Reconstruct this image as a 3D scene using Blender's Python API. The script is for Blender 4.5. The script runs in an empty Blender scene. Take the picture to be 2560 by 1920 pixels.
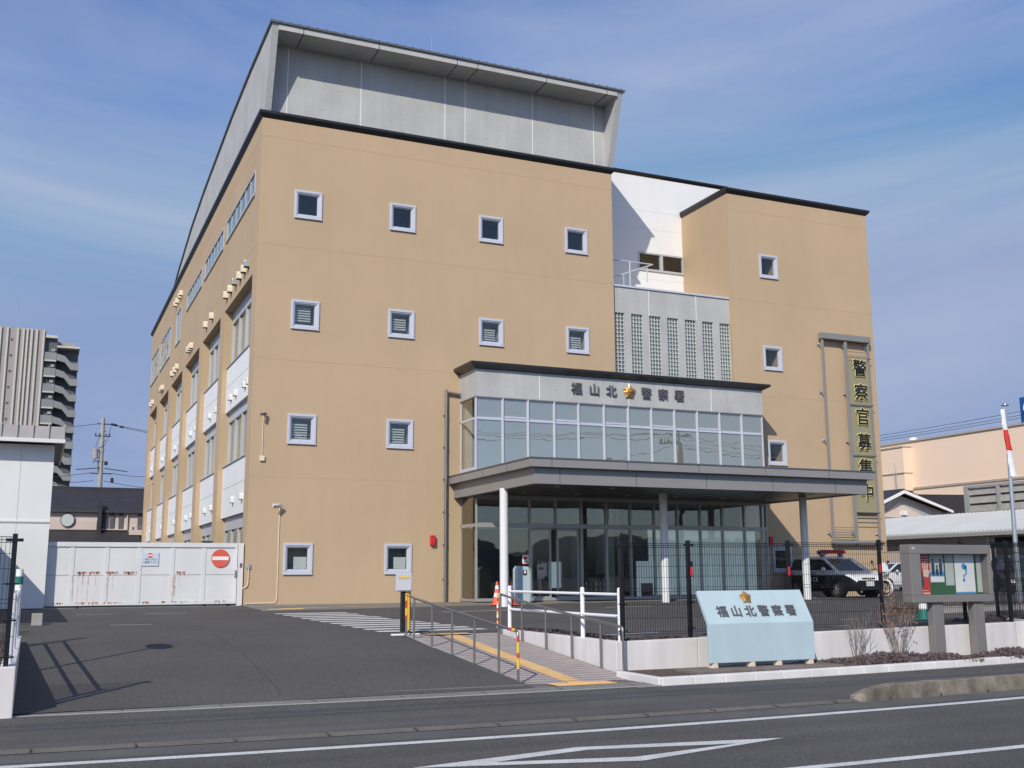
import bpy, bmesh, math, random
from mathutils import Vector, Matrix
R = math.radians
S = bpy.context.scene
COL = S.collection
random.seed(7)

# ------------------------------------------------------------------ camera, sky, sun, exposure
cam = bpy.data.cameras.new("camera"); camo = bpy.data.objects.new("camera", cam); COL.objects.link(camo)
cam.sensor_width = 36; cam.lens = 2679.33 / 2560 * 36; cam.clip_start = .1; cam.clip_end = 3000
yaw, pitch, roll = .4159, .1765, -.0048
fw = Vector((math.sin(yaw)*math.cos(pitch), math.cos(yaw)*math.cos(pitch), math.sin(pitch)))
rt = Vector((math.cos(yaw), -math.sin(yaw), 0)); up = rt.cross(fw)
rt2 = rt*math.cos(roll) + up*math.sin(roll); up2 = -rt*math.sin(roll) + up*math.cos(roll)
mw = Matrix((rt2, up2, -fw)).transposed().to_4x4(); mw.translation = (-6.0703, -34.3826, .9)
camo.matrix_world = mw
S.camera = camo
SUN = Vector((-.88, -1, .95)).normalized()
EL = math.asin(SUN.z); AZ = math.atan2(SUN.x, SUN.y)
W = bpy.data.worlds.new("World"); S.world = W; W.use_nodes = True
nt = W.node_tree; nt.nodes.clear()
def N(t, nt=nt, **k):
    n = nt.nodes.new(t)
    for a, b in k.items(): setattr(n, a, b)
    return n
sk = N('ShaderNodeTexSky', sky_type='NISHITA', sun_disc=False, sun_elevation=EL, sun_rotation=AZ % (2*math.pi),
       altitude=50, air_density=1.0, dust_density=.4, ozone_density=4.0)
tc = N('ShaderNodeTexCoord')
# thin cirrus drawn out in one direction (turn the sky direction into streak axes, then stretch)
ax = Matrix((Vector((.80, -.42, .43)).normalized(), Vector((-.10, .50, .86)).normalized(), Vector((.58, .75, -.30)).normalized()))
mp0 = N('ShaderNodeMapping'); mp0.inputs['Rotation'].default_value = ax.to_euler()
mp = N('ShaderNodeMapping'); mp.inputs['Scale'].default_value = (.8, 6.0, 1.6); mp.inputs['Location'].default_value = (2.3, .7, 1.1)
dt = N('ShaderNodeVectorMath', operation='DOT_PRODUCT'); dt.inputs[1].default_value = (-SUN.x/math.hypot(SUN.x, SUN.y), -SUN.y/math.hypot(SUN.x, SUN.y), 0)
aw = N('ShaderNodeMapRange'); aw.inputs[1].default_value = -.35; aw.inputs[2].default_value = .15
n1 = N('ShaderNodeTexNoise'); n1.inputs['Scale'].default_value = 1.1; n1.inputs['Detail'].default_value = 7; n1.inputs['Roughness'].default_value = .55; n1.inputs['Distortion'].default_value = .7
cr = N('ShaderNodeValToRGB'); cr.color_ramp.elements[0].position = .41; cr.color_ramp.elements[1].position = .71
cr.color_ramp.elements[0].color = (0, 0, 0, 1); cr.color_ramp.elements[1].color = (.58, .58, .58, 1)
tint = N('ShaderNodeMixRGB', blend_type='MULTIPLY'); tint.inputs[0].default_value = 1; tint.inputs[2].default_value = (1.04, 1.08, 1.28, 1)
lim = N('ShaderNodeMixRGB', blend_type='DARKEN'); lim.inputs[0].default_value = 1; lim.inputs[2].default_value = (2.1, 2.85, 4.75, 1)
mxs = N('ShaderNodeMixRGB'); mxs.inputs[2].default_value = (4.1, 4.5, 5.6, 1)
bg = N('ShaderNodeBackground'); bg.inputs[1].default_value = .125
wo = N('ShaderNodeOutputWorld')
L = nt.links.new
L(tc.outputs['Generated'], mp0.inputs[0]); L(mp0.outputs[0], mp.inputs[0]); L(tc.outputs['Generated'], dt.inputs[0]); L(dt.outputs['Value'], aw.inputs[0]); L(aw.outputs[0], lim.inputs[0]); L(mp.outputs[0], n1.inputs['Vector']); L(n1.outputs[0], cr.inputs[0])
L(cr.outputs[0], mxs.inputs[0]); L(sk.outputs[0], tint.inputs[1]); L(tint.outputs[0], lim.inputs[1]); L(lim.outputs[0], mxs.inputs[1]); L(mxs.outputs[0], bg.inputs[0]); L(bg.outputs[0], wo.inputs[0])
sl = bpy.data.lights.new("sun", 'SUN'); sl.energy = 3.95; sl.angle = R(.5); sl.color = (1, .93, .83)
so = bpy.data.objects.new("sun", sl); COL.objects.link(so); so.rotation_euler = (-SUN).to_track_quat('-Z', 'Y').to_euler(); so.location = (-20, -30, 30)
S.view_settings.view_transform = 'Standard'; S.view_settings.look = 'None'; S.view_settings.exposure = 0; S.view_settings.gamma = 1
S.view_settings.use_curve_mapping = False
try:
    S.cycles.max_bounces = 8; S.cycles.transparent_max_bounces = 16; S.cycles.caustics_reflective = False; S.cycles.caustics_refractive = False
except Exception: pass

# ------------------------------------------------------------------ materials
def srgb(*c):
    return tuple(((v/255)/12.92 if v/255 <= .04045 else ((v/255+.055)/1.055)**2.4) for v in c)
def mat(name, col, rough=.6, var=.07, scale=2.0, metal=0, bump=0, bscale=60, spec=.4, streak=0, speck=0, band=0, emit=None):
    m = bpy.data.materials.new(name); m.use_nodes = True
    t = m.node_tree; b = t.nodes['Principled BSDF']; l = t.links.new
    b.inputs['Roughness'].default_value = rough; b.inputs['Metallic'].default_value = metal
    b.inputs['Specular IOR Level'].default_value = spec
    m.diffuse_color = (*col, 1)
    c = t.nodes.new('ShaderNodeTexCoord')
    def noise(s, mapscale=None, det=5):
        n = t.nodes.new('ShaderNodeTexNoise'); n.inputs['Scale'].default_value = s; n.inputs['Detail'].default_value = det
        if mapscale:
            q = t.nodes.new('ShaderNodeMapping'); q.inputs['Scale'].default_value = mapscale
            l(c.outputs['Object'], q.inputs[0]); l(q.outputs[0], n.inputs['Vector'])
        else: l(c.outputs['Object'], n.inputs['Vector'])
        return n.outputs[0]
    def mulnoise(src, fac, amt):
        r = t.nodes.new('ShaderNodeMapRange'); r.inputs[1].default_value = .25; r.inputs[2].default_value = .75
        r.inputs[3].default_value = 1-amt; r.inputs[4].default_value = 1+amt
        l(fac, r.inputs[0])
        v = t.nodes.new('ShaderNodeVectorMath'); v.operation = 'SCALE'
        if isinstance(src, tuple): v.inputs[0].default_value = src
        else: l(src, v.inputs[0])
        l(r.outputs[0], v.inputs['Scale'])
        return v.outputs[0]
    cur = mulnoise(tuple(col), noise(scale), var)
    if streak: cur = mulnoise(cur, noise(1.0, (3.2, 3.2, .35)), streak)
    if band: cur = mulnoise(cur, noise(1.0, (.05, 1.5, 1)), band)
    if speck: cur = mulnoise(cur, noise(48, None, 4), speck)
    l(cur, b.inputs['Base Color'])
    if bump:
        bp = t.nodes.new('ShaderNodeBump'); bp.inputs['Strength'].default_value = bump; bp.inputs['Distance'].default_value = .01
        l(noise(bscale), bp.inputs['Height']); l(bp.outputs[0], b.inputs['Normal'])
    if emit: b.inputs['Emission Color'].default_value = (*emit, 1); b.inputs['Emission Strength'].default_value = 1
    m['cur'] = 0
    return m
def glass(name, tint, refl, rough=.0, body=None):
    """window glass: mirror part + see-through part (or a dark body tint)"""
    m = bpy.data.materials.new(name); m.use_nodes = True
    t = m.node_tree; t.nodes.clear(); l = t.links.new
    o = t.nodes.new('ShaderNodeOutputMaterial'); mx = t.nodes.new('ShaderNodeMixShader')
    g = t.nodes.new('ShaderNodeBsdfGlossy'); g.inputs['Roughness'].default_value = rough; g.inputs['Color'].default_value = (1, .985, .92, 1)
    fr = t.nodes.new('ShaderNodeFresnel'); ge = t.nodes.new('ShaderNodeNewGeometry'); mr = t.nodes.new('ShaderNodeMapRange')
    mr.inputs[3].default_value = 1.45; mr.inputs[4].default_value = 1/1.45       # a thin pane reflects alike from both faces
    l(ge.outputs['Backfacing'], mr.inputs[0]); l(mr.outputs[0], fr.inputs[0])
    ad = t.nodes.new('ShaderNodeMath'); ad.operation = 'ADD'; ad.inputs[1].default_value = refl; ad.use_clamp = True
    l(fr.outputs[0], ad.inputs[0]); l(ad.outputs[0], mx.inputs[0])
    cc = t.nodes.new('ShaderNodeTexCoord'); nn = t.nodes.new('ShaderNodeTexNoise'); nn.inputs['Scale'].default_value = .9
    bp = t.nodes.new('ShaderNodeBump'); bp.inputs['Strength'].default_value = .012; bp.inputs['Distance'].default_value = .3
    l(cc.outputs['Object'], nn.inputs['Vector']); l(nn.outputs[0], bp.inputs['Height']); l(bp.outputs[0], g.inputs['Normal'])
    tr = t.nodes.new('ShaderNodeBsdfTransparent'); tr.inputs[0].default_value = (*tint, 1)
    if body:
        d = t.nodes.new('ShaderNodeBsdfDiffuse'); d.inputs[0].default_value = (*body[0], 1)
        m2 = t.nodes.new('ShaderNodeMixShader'); m2.inputs[0].default_value = body[1]
        l(tr.outputs[0], m2.inputs[1]); l(d.outputs[0], m2.inputs[2]); l(m2.outputs[0], mx.inputs[1])
    else: l(tr.outputs[0], mx.inputs[1])
    l(g.outputs[0], mx.inputs[2]); l(mx.outputs[0], o.inputs[0])
    return m
def concrete(name, col, holes=True):
    m = mat(name, col, .75, .10, .9, bump=.15, bscale=25, streak=.06)
    t = m.node_tree; l = t.links.new; b = t.nodes['Principled BSDF']
    if holes:
        src = b.inputs['Base Color'].links[0].from_socket
        c = t.nodes.new('ShaderNodeTexCoord'); sp = t.nodes.new('ShaderNodeSeparateXYZ'); l(c.outputs['Object'], sp.inputs[0])
        def mth(op, a, bb=None):
            n = t.nodes.new('ShaderNodeMath'); n.operation = op
            for i, q in enumerate((a, bb)):
                if q is None: continue
                if isinstance(q, (int, float)): n.inputs[i].default_value = q
                else: l(q, n.inputs[i])
            return n.outputs[0]
        def dist(s, per, off): return mth('MULTIPLY', mth('SUBTRACT', mth('FRACT', mth('DIVIDE', mth('ADD', s, off), per)), .5), per)
        dx = dist(sp.outputs[0], .62, .1); dz = dist(sp.outputs[2], .40, .17)
        d = mth('SQRT', mth('ADD', mth('MULTIPLY', dx, dx), mth('MULTIPLY', dz, dz)))
        hole = mth('LESS_THAN', d, .017)
        seam = mth('LESS_THAN', mth('ABSOLUTE', dist(sp.outputs[0], 1.86, .41)), .006)
        mx = t.nodes.new('ShaderNodeMixRGB'); mx.inputs[2].default_value = (col[0]*.35, col[1]*.35, col[2]*.35, 1)
        l(mth('MAXIMUM', mth('MULTIPLY', hole, .8), mth('MULTIPLY', seam, .25)), mx.inputs[0]); l(src, mx.inputs[1]); l(mx.outputs[0], b.inputs['Base Color'])
    return m

M = {}
M['tan'] = mat('tan_render', (.488, .360, .226), .85, .05, .35, bump=.25, bscale=140, streak=.018, speck=.05)
M['tanjoint'] = mat('tan_joint', (.462, .340, .213), .9)
M['conc'] = concrete('fair_faced_concrete', (.445, .445, .43))
M['white'] = mat('white_panel', (.80, .80, .78), .6, .03, .7, streak=.02)
M['wjoint'] = mat('white_sealant', (.82, .82, .80), .5)
M['softj'] = mat('soft_seam', (.68, .68, .66), .6)
M['gjoint'] = mat('grey_seam', (.42, .42, .41), .6)
M['black'] = mat('black_coping', (.018, .018, .020), .35, .1, spec=.5)
M['roof'] = mat('grey_roof_metal', (.14, .145, .14), .4, .1, metal=.4)
M['alu'] = mat('pale_aluminium', (.575, .59, .65), .4, .03, metal=.15)
M['aluside'] = mat('side_aluminium', (.53, .54, .55), .4, .03, metal=.2)
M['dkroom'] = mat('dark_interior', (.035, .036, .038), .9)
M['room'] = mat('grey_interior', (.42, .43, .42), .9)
M['blind'] = mat('grey_blind', (.62, .62, .58), .6)
M['paper'] = mat('white_paper', (.7, .7, .66), .8)
M['curtain'] = mat('beige_curtain', (.55, .53, .45), .9, .08, 4)
M['gl_dark'] = glass('window_glass', (.90, .92, .92), .015)
M['gl_side'] = glass('side_window_glass', (.92, .94, .94), .06)
M['gl_up'] = glass('mirror_glass', (.4, .45, .42), .25, body=((.24, .25, .205), .8))
M['gl_low'] = glass('storefront_glass', (.96, .97, .965), .04)
M['fascia'] = mat('grey_fascia', (.275, .265, .26), .45, .04, .8, metal=.15)
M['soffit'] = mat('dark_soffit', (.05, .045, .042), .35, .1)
M['lamp'] = mat('lamp_disc', (.55, .55, .52), .4)
M['bronze'] = mat('stainless_mullion', (.42, .41, .39), .35, .05, metal=.35)
M['colw'] = mat('white_column', (.72, .72, .71), .4, .03)
M['steel'] = mat('stainless_steel', (.27, .265, .25), .33, .08, 5, metal=.75)
M['steelb'] = mat('bright_steel', (.6, .6, .6), .2, metal=.9)
M['gold'] = mat('gold_leaf', (.62, .39, .15), .3, .05, metal=.65)
M['letter'] = mat('dark_grey_letter', (.13, .13, .14), .45, metal=.2)
M['blackp'] = mat('black_paint', (.014, .014, .017), .4)
M['yellow'] = mat('yellow_paint', (.80, .72, .30), .6)
M['framegrey'] = mat('grey_frame', (.27, .265, .25), .5, .05, metal=.2)
M['net'] = mat('olive_mesh_sheet', (.30, .27, .165), .8, .05)
M['tread'] = mat('red_paint', (.55, .03, .035), .4)
M['cream'] = mat('cream_plastic', (.74, .66, .50), .5)
M['hoodw'] = mat('panel_vent', (.66, .66, .645), .6)
M['blockbar'] = mat('block_mortar', (.52, .55, .53), .5)
M['creamw'] = mat('white_vent', (.78, .78, .76), .5)
M['galv'] = mat('galvanised', (.5, .5, .5), .35, metal=.6)
M['asph'] = mat('driveway_asphalt', (.084, .080, .076), .9, .15, .45, bump=.6, bscale=110, speck=.75)
M['asph2'] = mat('pavement_asphalt', (.090, .086, .081), .9, .16, .7, bump=.6, bscale=110, speck=.75, band=.18)
M['asph3'] = mat('road_asphalt', (.082, .078, .074), .9, .18, .5, bump=.7, bscale=100, speck=.8, band=.2)
M['edge'] = mat('road_edge_concrete', (.10, .098, .092), .9, .18, 1.6, bump=.3, speck=.2)
M['gutter'] = mat('gutter_concrete', (.20, .192, .175), .9, .14, 2, bump=.3, speck=.15)
M['gutl'] = mat('pale_kerb_edge', (.33, .32, .29), .9, .15, 3)
M['kerbflat'] = mat('worn_kerb', (.135, .122, .105), .9, .2, 3, bump=.4, speck=.2)
M['kerbhi'] = mat('stained_kerb', (.185, .16, .128), .9, .38, 4.5, bump=.6, bscale=30, streak=.45, speck=.25)
M['line'] = mat('road_paint', (.58, .58, .56), .7, .16, 2.2, speck=.3)
M['zebra'] = mat('crossing_paint', (.56, .56, .54), .7, .18, 2.5, speck=.2)
M['tact'] = mat('tactile_yellow', (.68, .44, .19), .8, .12, 3)
M['planter'] = mat('white_painted_wall', (.64, .615, .60), .8, .08, .8, streak=.11, bump=.15)
M['kerbw'] = mat('white_kerb', (.66, .645, .62), .85, .08, 1.5, streak=.08)
M['soil'] = mat('soil', (.09, .065, .05), .95, .3, 9, bump=.6, bscale=30)
M['heath'] = mat('purple_heath', (.155, .122, .128), .9, .35, 14)
M['heath2'] = mat('brown_heath', (.135, .10, .078), .9, .35, 14)
M['railw'] = mat('grey_rail_paint', (.55, .55, .56), .4)
M['whitep'] = mat('white_pipe_paint', (.82, .82, .82), .3, .02)
M['fence'] = mat('black_fence', (.010, .010, .013), .35)
M['aqua'] = mat('pale_blue_board', (.425, .535, .565), .5, .045, 1.6, streak=.05, speck=.03)
M['stone'] = mat('grey_stone', (.17, .145, .125), .9, .2, 5, bump=.3)
M['foot'] = mat('cream_stone', (.68, .55, .42), .8)
M['board'] = mat('grey_brown_metal', (.235, .222, .208), .45, .07, 2, metal=.25)
M['green'] = mat('green_felt', (.035, .12, .06), .9)
M['red'] = mat('poster_red', (.55, .05, .04), .6)
M['pink'] = mat('poster_pink', (.80, .60, .52), .6)
M['posterw'] = mat('poster_white', (.80, .82, .80), .5)
M['posterg'] = mat('poster_grey', (.50, .55, .52), .5)
M['posterb'] = mat('poster_blue', (.08, .30, .60), .6)
M['navy'] = mat('poster_navy', (.03, .05, .09), .6)
M['gatew'] = mat('gate_white', (.66, .66, .65), .55, .05, 1.2, streak=.03)
M['signred'] = mat('sign_red', (.66, .11, .075), .5)
M['signwh'] = mat('sign_white', (.80, .80, .74), .5)
M['paleblue'] = mat('notice_pale_blue', (.56, .62, .70), .5)
M['shed'] = mat('white_siding', (.70, .70, .685), .6, .03, 1)
M['zinc'] = mat('grey_seam_roof', (.33, .31, .30), .5, .08, 2)
M['apt'] = mat('taupe_tile', (.34, .31, .295), .8, .05)  # distance haze mixed into this and the next three tower colours
M['aptl'] = mat('pale_rib', (.52, .50, .45), .8, .05)
M['aptd'] = mat('dark_recess', (.11, .115, .13), .9)
M['aptg'] = mat('balcony_grey', (.235, .24, .245), .7, .15, .4)
M['tile'] = mat('dark_roof_tile', (.035, .033, .038), .6, .2, 2, bump=.6, bscale=8)
M['pinkwall'] = mat('pale_pink_wall', (.58, .49, .43), .85, .05)
M['polec'] = mat('pole_concrete', (.36, .35, .32), .85, .1, 3)
M['wire'] = mat('wire_black', (.02, .02, .022), .6)
M['store'] = mat('peach_cladding', (.84, .64, .475), .75, .03, .2)
M['storej'] = mat('store_joint', (.74, .58, .455), .8)
M['storet'] = mat('store_trim', (.40, .34, .27), .7)
M['wroof'] = mat('white_roof_sheet', (.56, .57, .565), .5, .05, .7)
M['greyp'] = mat('grey_louvre', (.30, .31, .305), .6, .05)
M['ggrey'] = mat('grey_gable', (.36, .36, .36), .8)
M['signblue'] = mat('sign_blue', (.015, .09, .28), .4)
M['rust'] = mat('rust', (.46, .175, .065), .9, .35, 12)
M['tile_p'] = mat('pinkish_paver', (.40, .345, .32), .85, .12, 3, speck=.12)
M['tile_g'] = mat('paver_joint', (.15, .135, .125), .9, .1, 4)
M['coneo'] = mat('cone_red', (.75, .13, .09), .5)
M['conew'] = mat('cone_white', (.80, .78, .75), .5)
M['tapey'] = mat('tape_yellow', (.75, .50, .05), .5)
M['taper'] = mat('tape_red', (.60, .05, .05), .5)
M['cblack'] = mat('car_black', (.010, .011, .016), .15, spec=.6)
M['cwhite'] = mat('car_white', (.74, .75, .75), .2, .02, spec=.6)
M['cglass'] = mat('car_glass', (.022, .028, .032), .06, spec=.6)
M['tyre'] = mat('tyre_rubber', (.016, .016, .016), .85)
M['rim'] = mat('wheel_rim', (.45, .45, .45), .3, metal=.7)
M['headl'] = mat('headlamp', (.75, .77, .78), .12, metal=.3)
M['plate'] = mat('number_plate', (.72, .73, .68), .6)
M['beacon'] = mat('beacon_red', (.38, .012, .03), .2)
M['skin'] = mat('skin', (.55, .34, .25), .6)
M['cloth'] = mat('black_cloth', (.018, .018, .022), .9)
M['bag'] = mat('grey_blue_bag', (.075, .085, .13), .8, .2, 8)
M['twig'] = mat('twig_bark', (.24, .195, .165), .9, .2, 20)
M['leafr'] = mat('dead_leaf', (.24, .10, .045), .8, .3, 20)
M['hill'] = mat('wooded_hill', (.12, .14, .14), .95, .3, .05)  # made paler to stand for haze over the distance
M['ground'] = mat('bare_ground', (.10, .095, .085), .95, .2, .2)
M['sheetg'] = mat('pale_grey_sheet', (.50, .51, .55), .5)
M['sheetl'] = mat('clear_pocket', (.56, .57, .60), .2)
M['lobbyf'] = mat('lobby_floor', (.36, .35, .33), .5)
M['lobbyw'] = mat('lobby_wall', (.30, .30, .295), .8)
M['frost'] = mat('frosted_panel', (.86, .90, .89), .5, .04, 1, emit=(.115, .16, .16))   # glow added to the colour, standing in for office light behind the screens
M['greend'] = mat('cone_green', (.02, .16, .13), .5)
M['rustyw'] = mat('flag_white', (.80, .80, .80), .8)
M['flagr'] = mat('flag_red', (.66, .05, .03), .8)

# ------------------------------------------------------------------ geometry helpers
class MB:
    def __init__(s): s.v = []; s.f = []; s.m = []
    def poly(s, pts, mi=0):
        b = len(s.v); s.v += [tuple(p) for p in pts]; s.f.append(tuple(range(b, b+len(pts)))); s.m.append(mi); return s
    def box(s, x0, x1, y0, y1, z0, z1, mi=0):
        if x0 > x1: x0, x1 = x1, x0
        if y0 > y1: y0, y1 = y1, y0
        if z0 > z1: z0, z1 = z1, z0
        b = len(s.v)
        s.v += [(x0,y0,z0),(x1,y0,z0),(x1,y1,z0),(x0,y1,z0),(x0,y0,z1),(x1,y0,z1),(x1,y1,z1),(x0,y1,z1)]
        for f in ((0,3,2,1),(4,5,6,7),(0,1,5,4),(1,2,6,5),(2,3,7,6),(3,0,4,7)):
            s.f.append(tuple(b+i for i in f)); s.m.append(mi)
        return s
    def prism(s, pts, axis, a0, a1, mi=0):
        """2D polygon (in the two other axes, in order) pushed along an axis"""
        def P(p, a):
            q = list(p); q.insert(axis, a); return tuple(q)
        b = len(s.v); n = len(pts)
        s.v += [P(p, a0) for p in pts] + [P(p, a1) for p in pts]
        s.f.append(tuple(range(b, b+n))); s.m.append(mi)
        s.f.append(tuple(range(b+2*n-1, b+n-1, -1))); s.m.append(mi)
        for i in range(n):
            j = (i+1) % n
            s.f.append((b+i, b+n+i, b+n+j, b+j)); s.m.append(mi)
        return s
    def tube(s, p0, p1, r, n=10, r2=None, mi=0, caps=True):
        p0 = Vector(p0); p1 = Vector(p1); d = (p1-p0)
        if d.length < 1e-6: return s
        d.normalize(); a = d.orthogonal().normalized(); c = d.cross(a); r2 = r if r2 is None else r2
        b = len(s.v)
        for p, q in ((p0, r), (p1, r2)):
            for i in range(n):
                t = 2*math.pi*i/n; s.v.append(tuple(p + a*math.cos(t)*q + c*math.sin(t)*q))
        for i in range(n):
            j = (i+1) % n; s.f.append((b+i, b+j, b+n+j, b+n+i)); s.m.append(mi)
        if caps:
            s.f.append(tuple(range(b+n-1, b-1, -1))); s.m.append(mi)
            s.f.append(tuple(range(b+n, b+2*n))); s.m.append(mi)
        return s
    def path(s, pts, r, n=8, mi=0):
        for a, b in zip(pts, pts[1:]): s.tube(a, b, r, n, mi=mi)
        for p in pts[1:-1]: s.ball(p, r, mi=mi)
        return s
    def ball(s, c, r, nu=8, nv=5, mi=0, sc=(1, 1, 1)):
        b = len(s.v); c = Vector(c)
        for j in range(1, nv):
            t = math.pi*j/nv
            for i in range(nu):
                u = 2*math.pi*i/nu
                s.v.append((c.x+r*sc[0]*math.sin(t)*math.cos(u), c.y+r*sc[1]*math.sin(t)*math.sin(u), c.z+r*sc[2]*math.cos(t)))
        s.v.append((c.x, c.y, c.z+r*sc[2])); s.v.append((c.x, c.y, c.z-r*sc[2])); T = len(s.v)-2; B = T+1
        for j in range(nv-2):
            for i in range(nu):
                k = (i+1) % nu; s.f.append((b+j*nu+i, b+(j+1)*nu+i, b+(j+1)*nu+k, b+j*nu+k)); s.m.append(mi)
        for i in range(nu):
            k = (i+1) % nu
            s.f.append((T, b+i, b+k)); s.m.append(mi)
            s.f.append((B, b+(nv-2)*nu+k, b+(nv-2)*nu+i)); s.m.append(mi)
        return s
    def lathe(s, prof, c, n=20, mi=0):
        b = len(s.v)
        for r, z in prof:
            for i in range(n):
                t = 2*math.pi*i/n; s.v.append((c[0]+r*math.cos(t), c[1]+r*math.sin(t), c[2]+z))
        for j in range(len(prof)-1):
            for i in range(n):
                k = (i+1) % n; s.f.append((b+j*n+i, b+j*n+k, b+(j+1)*n+k, b+(j+1)*n+i)); s.m.append(mi)
        return s
    def disc(s, c, nrm, r, n=24, mi=0, th=0):
        nrm = Vector(nrm).normalized()
        return s.tube(Vector(c), Vector(c)+nrm*max(th, .002), r, n, mi=mi)
    def sweep(s, prof, path, mi=0):
        """profile (out, z) swept along a plan path; outward is to the right of travel"""
        P = [Vector((a, b)) for a, b in path]; rings = []
        for i, p in enumerate(P):
            ds = []
            if i > 0: ds.append((P[i]-P[i-1]).normalized())
            if i < len(P)-1: ds.append((P[i+1]-P[i]).normalized())
            ns = [Vector((d.y, -d.x)) for d in ds]
            o = sum(ns, Vector((0, 0))); o = o/len(ns)
            o = o / max(.2, o.length_squared)
            rings.append([(p.x+o.x*q, p.y+o.y*q, z) for q, z in prof])
        b = len(s.v); n = len(prof)
        for r in rings: s.v += r
        for k in range(len(rings)-1):
            for i in range(n):
                j = (i+1) % n
                s.f.append((b+k*n+i, b+k*n+j, b+(k+1)*n+j, b+(k+1)*n+i)); s.m.append(mi)
        s.f.append(tuple(range(b+n-1, b-1, -1))); s.m.append(mi)
        e = b+(len(rings)-1)*n; s.f.append(tuple(range(e, e+n))); s.m.append(mi)
        return s
    def build(s, name, mats, parent=None, bevel=0, smooth=False, fix=True, off=None):
        me = bpy.data.meshes.new(name)
        o0 = Vector((0, 0, 0)) if off is None else Vector(off)
        if parent is not None and off is None: o0 = Vector(parent.get('_org', (0, 0, 0)))
        me.from_pydata([tuple(Vector(v)-o0) for v in s.v], [], s.f)
        if not isinstance(mats, (list, tuple)): mats = [mats]
        for q in mats: me.materials.append(q)
        me.polygons.foreach_set('material_index', s.m)
        if fix:
            bm = bmesh.new(); bm.from_mesh(me); bmesh.ops.recalc_face_normals(bm, faces=bm.faces); bm.to_mesh(me); bm.free()
        if smooth: me.polygons.foreach_set('use_smooth', [True]*len(me.polygons))
        me.update()
        ob = bpy.data.objects.new(name, me); COL.objects.link(ob)
        if parent is not None:
            ob.parent = parent; ob['_org'] = parent.get('_org', (0, 0, 0))
        elif off is not None: ob.location = off; ob['_org'] = tuple(off)
        if bevel:
            mo = ob.modifiers.new('bevel', 'BEVEL'); mo.width = bevel; mo.segments = 2; mo.limit_method = 'ANGLE'; mo.angle_limit = R(40)
        return ob
def thing(name, label, cat, loc=(0, 0, 0), rz=0, group=None):
    o = bpy.data.objects.new(name, None); COL.objects.link(o); o.empty_display_size = .2
    o.location = loc; o.rotation_euler = (0, 0, rz)
    o['label'] = label; o['category'] = cat
    o['_org'] = tuple(loc) if rz == 0 else (0, 0, 0)
    if group: o['group'] = group
    return o
def tag(o, label, cat, group=None):
    o['label'] = label; o['category'] = cat
    if group: o['group'] = group
    return o
def struct(name, mb, m, kind='structure', **k):
    o = mb.build(name, m, **k); o['kind'] = kind; return o
def dup(root, loc, rz=None, label=None):
    r = root.copy(); COL.objects.link(r); r.location = loc
    if rz is not None: r.rotation_euler = (0, 0, rz)
    if label: r['label'] = label
    for ch in list(root.children):
        c = ch.copy(); COL.objects.link(c); c.parent = r
        for g in list(ch.children):
            d = g.copy(); COL.objects.link(d); d.parent = c
    return r
def dup_part(part, loc, parent):
    c = part.copy(); COL.objects.link(c); c.location = loc; c.parent = parent
    for g in list(part.children):
        d = g.copy(); COL.objects.link(d); d.parent = c
    return c
def text(name, body, size, m, mx, parent=None, extrude=.01, bold=0, align='CENTER', sx=1.0):
    """lettering turned into a mesh; mx places it (local x = reading direction, z = out)"""
    t = bpy.data.curves.new(name, 'FONT'); t.body = body; t.size = size; t.align_x = align; t.align_y = 'CENTER'
    t.extrude = extrude; t.offset = bold; t.resolution_u = 3; t.space_character = sx
    o = bpy.data.objects.new(name, t); COL.objects.link(o)
    bpy.context.view_layer.update()
    dg = bpy.context.evaluated_depsgraph_get()
    me = bpy.data.meshes.new_from_object(o.evaluated_get(dg))
    bpy.data.objects.remove(o, do_unlink=True); bpy.data.curves.remove(t)
    me.transform(mx if parent is None else Matrix.Translation(-Vector(parent.get('_org', (0, 0, 0)))) @ mx)
    me.materials.clear(); me.materials.append(m); me.name = name
    ob = bpy.data.objects.new(name, me); COL.objects.link(ob)
    if parent is not None: ob.parent = parent; ob['_org'] = parent.get('_org', (0, 0, 0))
    return ob
def bold_text(name, ch, size, m, x, y, z, parent, w, depth):
    """heavy lettering: copies of one glyph shifted round a small ring, each a hair in front of the last, joined into one mesh"""
    n = 12; parts = []
    for k in range(n+1):
        a = 2*math.pi*k/n; dx, dz = (w*math.cos(a), w*math.sin(a)) if k < n else (0, 0)
        parts.append(text(name, ch, size, m, front_mx(x+dx, y-.0004*k, z+dz), parent, depth))
    bm = bmesh.new()
    for o in parts: bm.from_mesh(o.data)
    me = bpy.data.meshes.new(name); bm.to_mesh(me); bm.free(); me.materials.append(m)
    for o in parts[1:]: bpy.data.objects.remove(o, do_unlink=True)
    parts[0].data = me; return parts[0]
def front_mx(x, y, z): return Matrix.Translation((x, y, z)) @ Matrix.Rotation(R(90), 4, 'X')
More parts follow.
